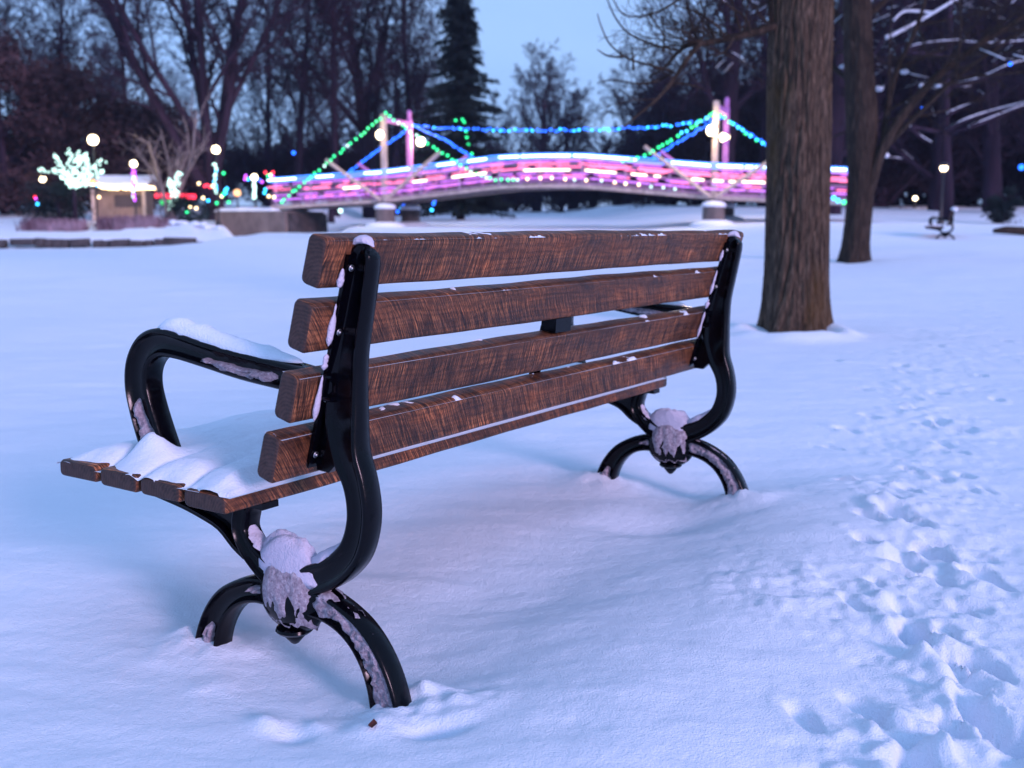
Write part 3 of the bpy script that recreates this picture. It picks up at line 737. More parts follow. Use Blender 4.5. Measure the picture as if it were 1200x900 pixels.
put_tree('spread', 32, 1110, 75, 23, 'broad dark tree far behind the park lamp on the right', .4, 8, 5.4)
put_tree('spread', 31, 1190, 68, 23, 'broad dark tree far behind the round dark bush', .4, 8, .9)
put_tree('sparse', 51, 208, 49, 6.2, 'pale leaning many stemmed small tree right of the lit hut', .16, 1.2, .6, M_pale)

# conifer
def conifer(u, Y, h, label, wid=.17, seed=5, fn=.55):
    r_ = random.Random(seed); p = on(u, Y); t = thing('conifer_tree', label, 'tree', p)
    m = MB(); m.tube([(0, 0, -.2), (0, 0, h * .5), (0, 0, h)], [h * .018, h * .011, .02], 8); m.build('trunk', M_dark, t)
    m = MB(); z = h * .06
    while z < h * .985:
        k = 1 - z / h; L_ = wid * h * (k ** .8) * r_.uniform(.7, 1.15) + .12
        for b in range(7):
            a = r_.uniform(0, 6.283); l = L_ * r_.uniform(.6, 1.1); d = Vector((math.cos(a), math.sin(a), 0)); q = Vector((0, 0, z)); 
            for s_ in range(int(5 + l * 7)):
                f = (s_ + r_.random()) / (5 + l * 7); c = q + d * l * f + Vector((0, 0, -.28 * l * f + .10 * l * f * f))
                side = d.cross(Vector((0, 0, 1))); w2 = (.16 + .38 * (1 - f)) * min(1, l) * .8
                for sg in (-1, 1):
                    e = c + side * sg * w2 * r_.uniform(.5, 1.1) + d * .2 * r_.random() + Vector((0, 0, -.12 - .15 * r_.random()))
                    n = (e - c).cross(Vector((0, 0, 1))).normalized() * .055
                    m.add([c - n, c + n, e + n * .4, e - n * .4], [(0, 1, 2, 3)]); 
                    n2 = Vector((0, 0, .06)); m.add([c - n2, c + n2, e + n2 * .4, e - n2 * .4], [(0, 1, 2, 3)])
        z += h * .011 + .05 * k
    m.build('crown', M_needle, t, False); return t
conifer(541, 60, 14.2, 'tall dark conifer right of the left bridge tower', .24, 5)

def leafy(u, Y, h, wdt, label, m_, seed, n=9000, ls=.16, name='russet_tree', low=.05):
    r_ = random.Random(seed); p = on(u, Y); t = thing(name, label, 'tree' if h > 3 else 'bush', p)
    mt = MB(); mc = MB(); cl = []
    mt.tube([(0, 0, -.2), (.1, 0, h * .3), (0, .1, h * .7)], [h * .03, h * .022, h * .008], 8, False)
    for k in range(int(26 if h > 3 else 14)):
        z = h * r_.uniform(low, .97); kz = math.sin(math.pi * min(.97, max(.05, z / h * .85 + .12))) ** .6
        a = r_.uniform(0, 6.283); rr_ = wdt * kz * r_.uniform(.25, 1)
        c = Vector((rr_ * math.cos(a), rr_ * math.sin(a), z)); cl.append((c, wdt * r_.uniform(.22, .42)))
        b0 = Vector((0, 0, z * .55)); mt.tube([b0, b0.lerp(c, .5) + Vector((0, 0, -.05 * h)), c], [h * .010, h * .006, h * .002], 4, False)
    mt.build('trunk', M_dark, t)
    for k in range(n):
        c, rr_ = cl[r_.randrange(len(cl))]; d = Vector((r_.gauss(0, .5), r_.gauss(0, .5), r_.gauss(0, .32))); q = c + d * rr_ * 1.25
        if q.z < .03: continue
        a = Vector((r_.gauss(0, 1), r_.gauss(0, 1), r_.gauss(0, .6))).normalized(); b_ = a.orthogonal().normalized(); s_ = ls * r_.uniform(.5, 1.2)
        mc.add([q - a * s_ - b_ * s_ * .35, q + a * s_ - b_ * s_ * .25, q + a * s_ * .8 + b_ * s_ * .35, q - a * s_ * .9 + b_ * s_ * .3], [(0, 1, 2, 3)])
    mc.build('crown', m_, t, False); return t
leafy(20, 56, 8.8, 3.6, 'dark russet leaved tree at the far left edge', M_russet, 1, 11000, .17)
leafy(92, 60, 7.6, 3.6, 'wide russet leaved tree behind the brightest left globe lamp', M_russet, 2, 11000, .17)
leafy(168, 62, 6.2, 3.4, 'lower russet leaved tree behind the lit hut', M_russet, 3, 9000, .17)
leafy(80, 47.2, 1.75, 1.5, 'dark clipped shrub under the white lit tree', M_needle, 4, 3000, .08, 'dark_shrub', .1)
leafy(228, 46.5, 1.25, .95, 'dark shrub with coloured bulbs left of the concrete wall', M_needle, 6, 2200, .08, 'dark_shrub', .1)
leafy(1162, 40, 1.25, .65, 'round dark bush on the snow rise at the right', M_needle, 7, 2400, .07, 'dark_shrub', .05)

# far-off wood: one mass of merged brush and trunks
def wood(segs, name, label):
    V_, F_ = [], []; n0 = 0; r_ = random.Random(77)
    for (u0, u1, Y0, Y1, n, h0, h1, kinds) in segs:
        for k in range(n):
            kind, sd, hh, rr_ = kinds[r_.randrange(len(kinds))]; tr, cr, sn, mx_ = proto(kind, sd, hh, rr_)
            u = u0 + (u1 - u0) * (k + r_.random()) / n; Y = r_.uniform(Y0, Y1); p = on(u, Y); s_ = r_.uniform(h0, h1) / mx_; a = r_.uniform(0, 6.28)
            for me_ in (tr, cr):
                nv = len(me_.vertices); co_ = np.empty(nv * 3, np.float32); me_.vertices.foreach_get('co', co_); co_ = co_.reshape(-1, 3) * s_
                ca, sa = math.cos(a), math.sin(a); co_ = np.stack([co_[:, 0] * ca - co_[:, 1] * sa + p.x, co_[:, 0] * sa + co_[:, 1] * ca + p.y, co_[:, 2] + p.z - .2], -1)
                li = np.empty(len(me_.loops), np.int32); me_.loops.foreach_get('vertex_index', li); 
                V_.append(co_); F_.append(li.reshape(-1, 4) + n0); n0 += nv
    link(name, mesh_np(name, np.concatenate(V_), np.concatenate(F_)), M_dark, None, kind='stuff', label=label)
BR = [('brush', 52, 1.2, .14), ('brush', 53, 1.2, .14)]; UP = [('upright', 22, 14, .22), ('upright', 23, 14, .23)]
wood([(-120, 330, 78, 100, 13, 6, 8.5, BR), (320, 590, 84, 110, 9, 6, 9, BR), (560, 800, 100, 125, 12, 6, 8.5, BR), (780, 960, 75, 95, 9, 9, 15, BR), (940, 1320, 62, 90, 15, 10, 15, BR),
      (-200, 560, 95, 120, 5, 15, 20, UP), (-60, 520, 76, 94, 3, 12, 17, [('upright', 23, 14, .23), ('spread', 32, 8, .4)]), (900, 1400, 90, 120, 9, 22, 26, UP)], 'distant_wood', 'far-off dark leafless wood closing the view behind the bridge')

# ------------------------------------------------------------------ near trunks
def flared(path, n=40, seed=1, amp=.03, flare=.16, fur=.012, st_=8, fz=1.0):
    st = np.array(catmull(path, st_)); zz = st[:, 2][:, None]; t = np.linspace(0, 2 * math.pi, n, endpoint=False)[None, :]
    fl = 1 + flare * np.exp(-np.maximum(0, zz) / .22) * (1 + 1.0 * np.sin(3 * t + 1.2) + .6 * np.sin(5 * t + .4)) * .6
    ct, st2 = np.cos(t), np.sin(t); Rr = st[:, 3][:, None]
    big = fbm(ct * 1.6 + 9 + 0 * zz, st2 * 1.6 + zz * .45, seed, 3)
    arc = t / (2 * math.pi); per = 22 * Rr.mean() / .27
    warp = .35 * fbm(ct * 3 + 5 + 0 * zz, zz * 2.2 + st2 * 3, seed + 3, 3)
    f_ = np.abs(fbm(ct * per * .30 + warp, zz * 2.6 * fz + st2 * per * .30 + warp, seed + 9, 4))
    plate = np.minimum(f_ * 3.2, 1); fine = fbm(ct * 30 + 0 * zz, zz * 22 + st2 * 30, seed + 21, 3)
    rr_ = Rr * fl * (1 + amp * 2 * big) + fur * (plate - .6) * 1.6 + fur * .35 * fine
    X = st[:, 0][:, None] + rr_ * ct; Y = st[:, 1][:, None] + rr_ * st2; Z = zz + 0 * X
    ns = len(st); idx = np.arange(ns * n).reshape(ns, n); nx = np.roll(idx, -1, 1)
    q = np.stack([idx[:-1], nx[:-1], nx[1:], idx[1:]], -1).reshape(-1, 4)
    m = MB(); m.v = [tuple(v_) for v_ in np.stack([X, Y, Z], -1).reshape(-1, 3).tolist()]; m.f = [tuple(f_) for f_ in q.tolist()]
    return m
p1 = hit(931, 389); t1 = thing('bare_tree', 'thick rough barked trunk standing in the snow just right of the bench', 'tree', (p1.x, p1.y, p1.z))
w1 = .5 * 72 / FP * p1.y / math.cos(PIT)
m = flared([(0, 0, -.3, w1 * 1.06), (0, 0, .0, w1 * 1.0), (-.005, 0, .5, w1 * .95), (-.02, 0, 1.4, w1 * .93), (-.045, 0, 2.4, w1 * .95), (-.03, 0, 3.6, w1 * .9), (.12, .05, 5.5, w1 * .8), (.1, .1, 7.5, w1 * .62)], 230, 4, .04, .24, .014, 36)
m.build('trunk', M_bark, t1)

m = MB(); tt = Tree(99); sp = dict(SPECS['spread']); sp['trunklev'] = 0; sp['lev'] = 4
for k in range(7):
    a = k * 1.9 + .4; tt.grow(Vector((.1, .1, 5 + k * .36)), Vector((math.cos(a), math.sin(a), .8)), .13, 4.5, 1, sp)
# low limb reaching left over the bridge, seen against the sky
def lim(pts_uvY, r0, r1, m_, n=7):
    P_ = [at(*q_) - p1 for q_ in pts_uvY]; m_.tube([tuple(v_) for v_ in catmull([tuple(v_) for v_ in P_], 4)], list(np.linspace(r0, r1, (len(P_) - 1) * 4 + 1)), n, False); return P_
lb = MB()
ty = p1.y
A_ = lim([(925, 20, ty), (905, 32, ty - .1), (870, 42, ty - .15), (840, 48, ty - .2), (822, 52, ty - .25)], .034, .022, lb)
B_ = lim([(822, 50, ty - .25), (806, 68, ty - .3), (790, 92, ty - .35), (770, 116, ty - .4), (746, 136, ty - .45), (730, 150, ty - .5)], .022, .006, lb)
C_ = lim([(824, 50, ty - .25), (804, 54, ty - .2), (790, 66, ty - .1), (778, 80, ty - .1), (760, 90, ty)], .024, .006, lb)
for pts in ([(790, 84, 0), (760, 76, 0), (735, 68, 0), (715, 52, 0), (705, 32, 0), (700, 16, 0)], [(800, 60, .2), (765, 52, .2), (738, 40, .2), (722, 22, .2), (712, 0, .3), (706, -20, .3)],
            [(838, -10, .1), (800, -2, .1), (775, 12, .1), (752, 19, .1), (733, 18, .1), (722, 6, .1), (716, -8, .1)], [(790, 84, .1), (770, 95, .1), (745, 98, .1), (720, 94, .1), (700, 97, 0)],
            [(778, 60, 0), (778, 40, 0), (776, 18, 0)], [(812, 45, 0), (800, 36, 0), (780, 34, 0)], [(860, 44, 0), (850, 60, 0), (835, 66, 0)], [(735, 66, 0), (714, 66, 0), (700, 58, 0)],
            [(742, 82, 0), (742, 68, 0), (740, 54, 0)], [(880, 40, 0), (872, 20, 0), (850, 4, 0), (835, -12, 0)], [(850, 44, 0), (838, 28, 0), (815, 14, 0), (790, 6, 0)], [(780, 100, 0), (800, 98, 0), (825, 104, 0)]):
    lim([(a, b, ty - .3 + c) for a, b, c in pts], .011, .004, lb, 5)
tt.r = random.Random(8)
sp2 = dict(SPECS['spread']); sp2.update(lev=4, trunklev=-1, n=[5, 5, 6, 4], rmin=.002, up=[0, 0, .02, .02, 0], wob=[.05, .08, .09, .12, .12], rf=.45)
for q_ in A_[1:] + B_[:4] + C_[:3]:
    for k in range(2): tt.grow(q_, Vector((tt.r.uniform(-1, .8), tt.r.uniform(-.5, .5), tt.r.uniform(-.1, .9))), .006, tt.r.uniform(.3, .7), 2, sp2)
for q_ in A_:
    for k in range(4): tt.grow(q_, Vector((tt.r.uniform(-1, .6), tt.r.uniform(-.3, .8), tt.r.uniform(-.2, .9))), .009, tt.r.uniform(.5, 1.0), 2, sp2)
n0 = len(tt.cr.v)
tt.tr.v += lb.v and []; base = len(tt.cr.v)
tt.cr.v += [tuple(v_) for v_ in lb.v]; tt.cr.f += [tuple(i + base for i in f_) for f_ in lb.f]
base = len(tt.cr.v); tt.cr.v += tt.tr.v; tt.cr.f += [tuple(i + base for i in f_) for f_ in tt.tr.f]
tt.cr.build('crown', M_bark2, t1)

p2 = hit(1001, 307); t2 = thing('bare_tree', 'second brown trunk further back with a long limb leaning up to the right', 'tree', p2)
kx = p2.y / FP / math.cos(PIT)
m = flared([(0, 0, -.3, 19 * kx), (0, 0, .0, 16.5 * kx), (.02, 0, .5, 14.5 * kx), (.06, 0, 1.6, 15 * kx), (.02, 0, 2.6, 17 * kx), (-.06, 0, 3.4, 16 * kx), (-.16, 0, 4.6, 15 * kx), (-.3, 0, 6.6, 12 * kx), (-.4, 0, 9, 8 * kx)], 90, 14, .03, .18, .016, 14)
def l2(pts, r0, r1, m_, n=9):
    P_ = [at(*q_) - p2 for q_ in pts]; m_.tube([tuple(v_) for v_ in catmull([tuple(v_) for v_ in P_], 4)], list(np.linspace(r0, r1, (len(P_) - 1) * 4 + 1)), n, False); return P_
y2 = p2.y
LA = l2([(1008, 268, y2), (1018, 225, y2 - .1), (1032, 180, y2 - .2), (1056, 138, y2 - .3), (1090, 98, y2 - .4), (1128, 66, y2 - .5), (1170, 38, y2 - .6), (1215, 10, y2 - .7)], .13, .04, m)
LB_ = l2([(1034, 178, y2 - .2), (1040, 130, y2), (1052, 80, y2 + .1), (1075, 30, y2 + .2), (1090, -20, y2 + .3)], .07, .03, m)
LC = l2([(1040, 170, y2 - .2), (1080, 130, y2 - .5), (1120, 92, y2 - .7), (1160, 62, y2 - .9), (1210, 30, y2 - 1)], .05, .02, m)
m.build('trunk', M_bark2, t2)
tt = Tree(55); sp3 = dict(SPECS['snowy']); sp3.update(trunklev=-1, lev=4, snow=.08, rmin=.005, wob=[.04, .05, .06, .09, .1], seg=[6, 6, 4, 3, 3])
for q_ in LA[3:] + LB_[1:] + LC[2:]:
    for k in range(2): tt.grow(q_, Vector((tt.r.uniform(-.6, 1), tt.r.uniform(-.6, .6), tt.r.uniform(-.2, .8))), .03, tt.r.uniform(1.2, 2.4), 2, sp3)
for k in range(12): tt.grow(Vector((.05, 0, 3.2 + k * .45)), Vector((tt.r.uniform(-1, 1), tt.r.uniform(-1, 1), .6)), .06, 3.2, 1, sp3)
tt.cr.build('crown', M_bark2, t2); sn = tt.sn
def snl(pts, r0, r1, kind=0):
    P_ = [at(*q_) - p2 for q_ in pts]; sn.tube([tuple(v_) for v_ in catmull([tuple(v_) for v_ in P_], 4)], list(np.linspace(r0, r1, (len(P_) - 1) * 4 + 1)), 7, True)
snl([(1038, 44, y2 + 1), (1052, 38, y2 + 1), (1085, 20, y2 + 1), (1125, -4, y2 + 1)], .042, .026)
snl([(1047, 24, y2 + 1.2), (1058, 14, y2 + 1.2), (1074, 13, y2 + 1.2), (1092, 15, y2 + 1.2)], .022, .03)
for (u, v_, a, b_) in ((1010, 20, 1.6, .06), (1003, 37, 1, .05), (991, 38, 1, .045), (1016, 82, 1.3, .065), (988, 78, 1.2, .05), (1030, 104, 1.2, .06), (1060, 84, 1, .06), (1022, 155, 1, .05), (1038, 182, .9, .06), (1100, 100, 1, .05), (1080, 100, .8, .05), (1063, 118, .8, .035)):
    c = at(u, v_, y2 + .6) - p2; sn.ball(c, b_, 10, 7, (1.3 * a, 1, .8), .35, R)
sn.build('snow', M_cap, t2, kind='stuff')
# snow laden low boughs further right
def bough(segs, label, Y):
    c0 = on(segs[0][0][0], Y); t = thing('bare_tree', label, 'tree', c0); m = MB(); s_ = MB()
    rt = MB(); tops = []
    for pts in segs:
        P_ = [at(a, b, Y + .3 * math.sin(a)) - c0 for a, b in pts]; C_ = catmull([tuple(v_) for v_ in P_], 4); n = len(C_)
        m.tube(C_, list(np.linspace(.10, .03, n)), 6, False); s_.tube([(x, y, z + .06) for x, y, z in C_], list(np.linspace(.045, .013, n)), 6, True); tops.append(P_[0])
    zt = max(p_.z for p_ in tops) + 2.5; q0 = tops[0]
    rt.tube([(q0.x + .4, .3, -.3), (q0.x + .35, .3, 1.5), (q0.x + .1, .3, 4), (q0.x, .3, zt + 2)], [.3, .22, .17, .08], 12, False)
    for p_ in tops: rt.tube([(q0.x + .1, .3, max(.5, p_.z - .2)), p_], [.1, .07], 6, False)
    rt.build('trunk', M_dark, t); m.build('crown', M_dark, t); s_.build('snow', M_cap, t, kind='stuff')
bough([[(1106, 155), (1130, 142), (1158, 132), (1205, 120)], [(1110, 134), (1128, 126), (1142, 120)], [(1135, 150), (1165, 138), (1195, 126), (1220, 120)], [(1120, 100), (1150, 92), (1185, 76), (1215, 70)], [(1066, 148), (1078, 160), (1092, 168)], [(1058, 60), (1075, 54), (1100, 50), (1125, 48)], [(1120, 50), (1160, 52), (1210, 48)]], 'tree with long snow laden boughs at the right edge', 42)

# ------------------------------------------------------------------ string helpers
def ledstring(name, label, pts, mats, n, r=.055, cable=M_post, sag=0, jit=.03, group=None, cat='string lights', glow=None, bump_=None):
    """cable through world points with n separate bulbs"""
    o = Vector(pts[0]); t = thing(name, label, cat, o, 0, group)
    pts = [Vector(p_) - o for p_ in pts]; ls = [(b - a).length for a, b in zip(pts[:-1], pts[1:])]; tot = sum(ls)
    m = MB(); m.tube(pts, .012, 5); m.build('cable', cable, t)
    bm = {}
    for k in range(n):
        s_ = tot * (k + .5 + R.uniform(-.25, .25)) / n; i = 0
        while i < len(ls) - 1 and s_ > ls[i]: s_ -= ls[i]; i += 1
        q_ = pts[i].lerp(pts[i + 1], s_ / ls[i]) + Vector((R.uniform(-jit, jit), R.uniform(-jit, jit), R.uniform(-jit, jit)))
        em = mats[R.randrange(len(mats))]
        if em.name not in bm:
            b_ = MB(); b_.ball((0, 0, 0), r, 8, 6); bm[em.name] = b_.mesh('bulb'); bm[em.name].materials.append(em)
        o_ = link('bulb', bm[em.name], None, t); o_.location = q_
    return t
def globe_light(p, pw=25, c=(1, .72, .42)):
    l = bpy.data.lights.new('globe_lamp_light', 'POINT'); l.energy = pw; l.color = c; l.shadow_soft_size = .27
    o = bpy.data.objects.new('globe_lamp_light', l); col.objects.link(o); o.location = p; return o
def lamp(u, v_, Y, label, r=.2, wrap=None, pw=25, name='street_lamp', gm=None, pr=.05):
    top = at(u, v_, Y); b = Vector((top.x, top.y, tz(top.x, top.y))); h = top.z - b.z
    t = thing(name, label, 'lamp', b)
    m = MB(); m.lathe((0, 0, 0), [(.13, -.2), (.13, .12), (.09, .18), (pr, .3), (pr * .8, h - r - .12), (pr * 1.6, h - r - .08), (pr * 1.8, h - r - .02), (.06, h - r + .03)], 14); m.build('post', M_post, t)
    m = MB(); m.ball((0, 0, h), r, 20, 14); m.build('globe', gm or E_globe, t)
    if pw: globe_light(top, pw)
    return t, b, h

# ------------------------------------------------------------------ bridge
CA, SA = .9403, -.3404
Mx, My = 1.18, 44.57
def bp_(s, n, z): return (Mx + s * CA - n * SA, My + s * SA + n * CA, z)
BRZ = math.atan2(SA, CA); BW = 2.55
bridge = thing('footbridge', 'arched footbridge with two pointed timber towers outlined in coloured lights', 'bridge', (Mx, My, 0), BRZ)
def zdeck(s):
    return float(np.interp(abs(s), [0, 1.8, 7.15, 12.6, 14], [2.40, 2.37, 1.86, 1.60, 1.57]))
SS = [-12.9 + 25.8 * k / 44 for k in range(45)]
for n_, sg in ((0, 0), (BW, 0)):
    m = MB()
    for a, b in zip(SS[:-1], SS[1:]):
        za, zb_ = zdeck(a), zdeck(b); y0, y1 = n_ - .06, n_ + .06
        v_ = [(x, y, z + dz) for x, z in ((a, za), (b, zb_)) for y in (y0, y1) for dz in (0, .16)]
        m.add(v_, [(0, 1, 3, 2), (4, 6, 7, 5), (0, 4, 5, 1), (2, 3, 7, 6), (1, 5, 7, 3), (0, 2, 6, 4)])
    m.build('side_beam', M_paintw, bridge, False)
m = MB()
for a, b in zip(SS[:-1], SS[1:]):
    za, zb_ = zdeck(a) + .05, zdeck(b) + .05
    m.add([(a, .07, za), (b, .07, zb_), (b, BW - .07, zb_), (a, BW - .07, za), (a, .07, za + .07), (b, .07, zb_ + .07), (b, BW - .07, zb_ + .07), (a, BW - .07, za + .07)], [(0, 3, 2, 1), (4, 5, 6, 7), (0, 1, 5, 4), (2, 3, 7, 6)])
m.build('deck', M_roof, bridge, False)
for n_, mt_ in ((0, M_rail), (BW, M_purple)):
    m = MB()
    for dz, hh in ((.24, .06), (.42, .06), (.70, .06), (.97, .06), (1.27, .09)):
        for a, b in zip(SS[:-1], SS[1:]):
            m.tube([(a, n_, zdeck(a) + dz), (b, n_, zdeck(b) + dz)], hh * .5, 6, False)
    m.build('railing', mt_, bridge)
    for k in range(15):
        s_ = -12.6 + 25.2 * k / 14; m = MB(); m.box((s_, n_ + .07 * (1 if n_ else -1), zdeck(s_) + .72), (.08, .06, 1.22)); m.build('railing_post', mt_, bridge, False)
PT = 5.62
for sp_ in (-7.15, 7.15):
    for n_, mt_ in ((-.02, M_paintw), (BW + .02, M_purple)):
        m = MB(); m.box((sp_, n_, (PT + 1.9) / 2 + .0), (.22, .22, PT - 1.9)); o_ = m.build('tower_post', mt_, bridge, False); bevel(o_, .02)
        m = MB()
        for sg in (-1, 1):
            a = Vector((sp_ + sg * .1, n_ - .20 * (1 if n_ < 1 else -1), 1.95)); b = Vector((sp_ + sg * 2.75, n_ - .20 * (1 if n_ < 1 else -1), 3.72 if abs(sp_ + sg * 2.7) > 7 else 3.95))
            m.tube([a, b], .085, 6)
        m.build('brace', mt_, bridge, False)
    m = MB(); m.box((sp_, BW / 2, PT - .22), (.16, BW - .32, .2)); m.build('tower_crossbeam', M_purple, bridge, False)
    for n_, dx in ((-.02, -.0), (BW + .02, 0)):
        g_ = tz(*bp_(sp_, n_, 0)[:2]); m = MB()
        m.lathe((sp_, n_, 0), [(.50, g_ - .6), (.44, g_ + .1), (.42, 1.60)], 20); pier = m.build('pier', M_conc, bridge)
        m = MB(); m.lathe((sp_, n_, 0), [(.47, 1.58), (.49, 1.64), (.44, 1.74), (.28, 1.80), (.05, 1.82)], 20); m.build('snow', M_cap, pier)
        m = MB(); m.lathe((sp_, n_, 0), [(.95, g_ - .1), (.85, g_ + .08), (.6, g_ + .17), (.3, g_ + .2)], 20); m.build('snow', M_cap, pier)
# posts' finials
for sp_ in (-7.15, 7.15):
    m = MB(); m.lathe((sp_, BW + .02, 0), [(.10, PT - .02), (.10, PT + .35), (.04, PT + .42)], 8); m.build('finial', M_purple, bridge)
# globes on brackets
def bglobe(s_, n_, z, label, sx):
    c = Vector(bp_(s_, n_, z)); t = thing('globe_lamp', label, 'lamp', c, BRZ)
    m = MB(); m.ball((0, 0, 0), .195, 20, 14); m.build('globe', E_globe, t)
    m = MB(); m.tube([(sx * .40, 0, -.30), (sx * .25, 0, -.34), (.0, 0, -.30), (0, 0, -.19)], [.025, .025, .025, .05], 8); m.build('bracket', M_post, t)
    globe_light(c, 480)
def seek(u, v_, n_):
    """bridge (s,z) of a photo point on the vertical plane at depth offset n_"""
    D = ray(u, v_); ox, oy, _ = bp_(0, n_, 0)
    # (D.x*t, D.y*t) = (ox + s*CA, oy + s*SA)
    t = (ox * SA - oy * CA) / (D[0] * SA - D[1] * CA); s_ = (D[0] * t - ox) / CA
    return s_, CH + D[2] * t
for (u, v_, n_, lab, sx) in ((446, 158, -.05, 'globe lamp on the front post of the left bridge tower', 1), (493, 166, BW, 'globe lamp beside the rear post of the left bridge tower', -1), (834, 153, -.28, 'globe lamp on the front post of the right bridge tower', 1), (849, 161, BW + .05, 'globe lamp beside the rear post of the right bridge tower', -1)):
    s_, z = seek(u, v_, n_); bglobe(s_, n_, z, lab, sx)
# coloured rope lights along the rails
def rope(name, label, segs, n_, dz, m_, r=.045, group=None):
    s0 = segs[0][0]; t = thing(name, label, 'rope light', bp_(s0, n_, zdeck(s0) + dz), BRZ, group); z0 = zdeck(s0) + dz
    for a, b in segs:
        k = max(1, int((b - a) / .6)); pts = [(a + (b - a) * i / k - s0, 0, zdeck(a + (b - a) * i / k) + dz - z0) for i in range(k + 1)]
        m = MB(); m.tube(pts, r, 8); m.build('lit_tube', m_, t)
    return t
def from_px(pairs, n_, v_=200): return [(seek(a, v_, n_)[0], seek(b, v_, n_)[0]) for a, b in pairs]
def chunks(a, b, step, fill, seed):
    r_ = random.Random(seed); out = []; s_ = a
    while s_ < b:
        l = step * r_.uniform(.5, 1.4); out.append((s_, min(b, s_ + l * fill))); s_ += l
    return out
rope('rope_light', 'broken ice white rope light along the front top rail', from_px([(313, 346), (370, 390), (427, 449), (454, 479), (512, 533), (548, 570), (585, 608), (611, 668), (672, 745), (787, 832), (836, 870), (874, 882), (885, 897), (970, 992)], -.10), -.10, 1.30, R_white, .028)
rope('rope_light', 'continuous blue rope light outlining the front top rail', [(-12.9, 12.9)], -.13, 1.37, R_blue, .026)
rope('rope_light', 'second blue rope light under the front top rail', [(-12.9, 12.9)], -.13, 1.215, R_blue, .024)
rope('rope_light', 'rose rope light in dashes along the front middle rail', from_px([(313, 330), (376, 388), (402, 409), (540, 548), (575, 590), (607, 667), (678, 740), (748, 793), (797, 832), (836, 866), (869, 897), (970, 992)], -.10), -.12, .98, R_red, .030)
rope('rope_light', 'cream rope light in dashes along the front lower rail', from_px([(402, 424), (484, 500), (530, 570), (614, 668), (686, 722), (740, 758), (767, 774), (811, 825), (836, 848), (855, 862), (869, 897)], -.10), -.12, .72, R_cream, .030)
rope('rope_light', 'violet rope light along the foot of the front railing', chunks(-12.7, 12.8, 2.2, .93, 4), -.12, .40, R_purple, .028)
rope('rope_light', 'thin violet rope light between the front top and middle rails', chunks(-12.7, 12.8, 1.7, .8, 14), -.12, 1.09, R_purple, .022)
rope('rope_light', 'thin rose rope light between the front middle and lower rails', chunks(-12.7, 12.8, 1.1, .6, 15), -.12, .85, R_red, .020)
rope('rope_light', 'thin violet rope light just below the front lower rail', chunks(-12.7, 12.8, 1.5, .75, 16), -.12, .58, R_purple, .024)
rope('rope_light', 'red rope light along the rear middle rail', chunks(-12.6, 12.8, 1.6, .8, 5), BW - .1, .98, R_red, .03)
rope('rope_light', 'violet rope light along the rear top rail', chunks(-12.6, 12.8, 2.6, .92, 6), BW - .1, 1.28, R_purple, .026)
rope('rope_light', 'rose rope light along the rear lower rail', chunks(-12.6, 12.8, 1.3, .6, 7), BW - .1, .60, R_red, .03)
def sp3(u, v_, n_): s_, z = seek(u, v_, n_); return bp_(s_, n_, z)
N0, N1 = -.25, BW + .25
ledstring('string_light', 'green bulbs over the front of the left bridge tower', [sp3(327, 239, N0), sp3(388, 187, N0), sp3(452, 133, N0), sp3(510, 174, N0), sp3(556, 203, N0), sp3(576, 210, N0), sp3(605, 211, N0)], [E_green, E_green, E_green, E_green, E_white], 54, .056)
ledstring('string_light', 'green bulbs over the front of the right bridge tower', [sp3(727, 190, N0), sp3(757, 182, N0), sp3(800, 156, N0), sp3(838, 131, N0), sp3(872, 154, N0), sp3(900, 172, N0), sp3(960, 214, N0)], [E_green, E_green, E_green, E_cyan], 42, .056)
ledstring('string_light', 'blue bulbs over the rear of the left bridge tower', [sp3(409, 201, N1), sp3(440, 178, N1), sp3(484, 147, N1), sp3(520, 163, N1), sp3(556, 186, N1)], [E_blue], 62, .050)
ledstring('string_light', 'blue bulbs over the rear of the right bridge tower', [sp3(765, 186, N1), sp3(800, 163, N1), sp3(846, 137, N1), sp3(880, 158, N1), sp3(925, 187, N1)], [E_blue], 54, .050)
tb = ledstring('string_light', 'long blue string hanging between the rear posts of the two bridge towers', [sp3(484, 148, N1), sp3(540, 151, N1), sp3(620, 153, N1), sp3(700, 152, N1), sp3(780, 148, N1), sp3(846, 137, N1)], [E_blue, E_blue, E_cyan], 98, .050, jit=.05)
ledstring('string_light', 'scattered mint bulbs on the lower front rail at mid span', [sp3(600, 212, N0), sp3(640, 209, N0), sp3(700, 211, N0), sp3(800, 222, N0)], [E_white, E_warm], 14, .05)
for u, n_, c, pw in ((478, BW - .6, (.6, .15, 1), 60), (600, 1.2, (.75, .2, .9), 60), (700, 1.2, (.75, .2, .9), 60), (846, BW - .6, (.6, .15, 1), 60)):
    s_, z = seek(u, 215, n_)
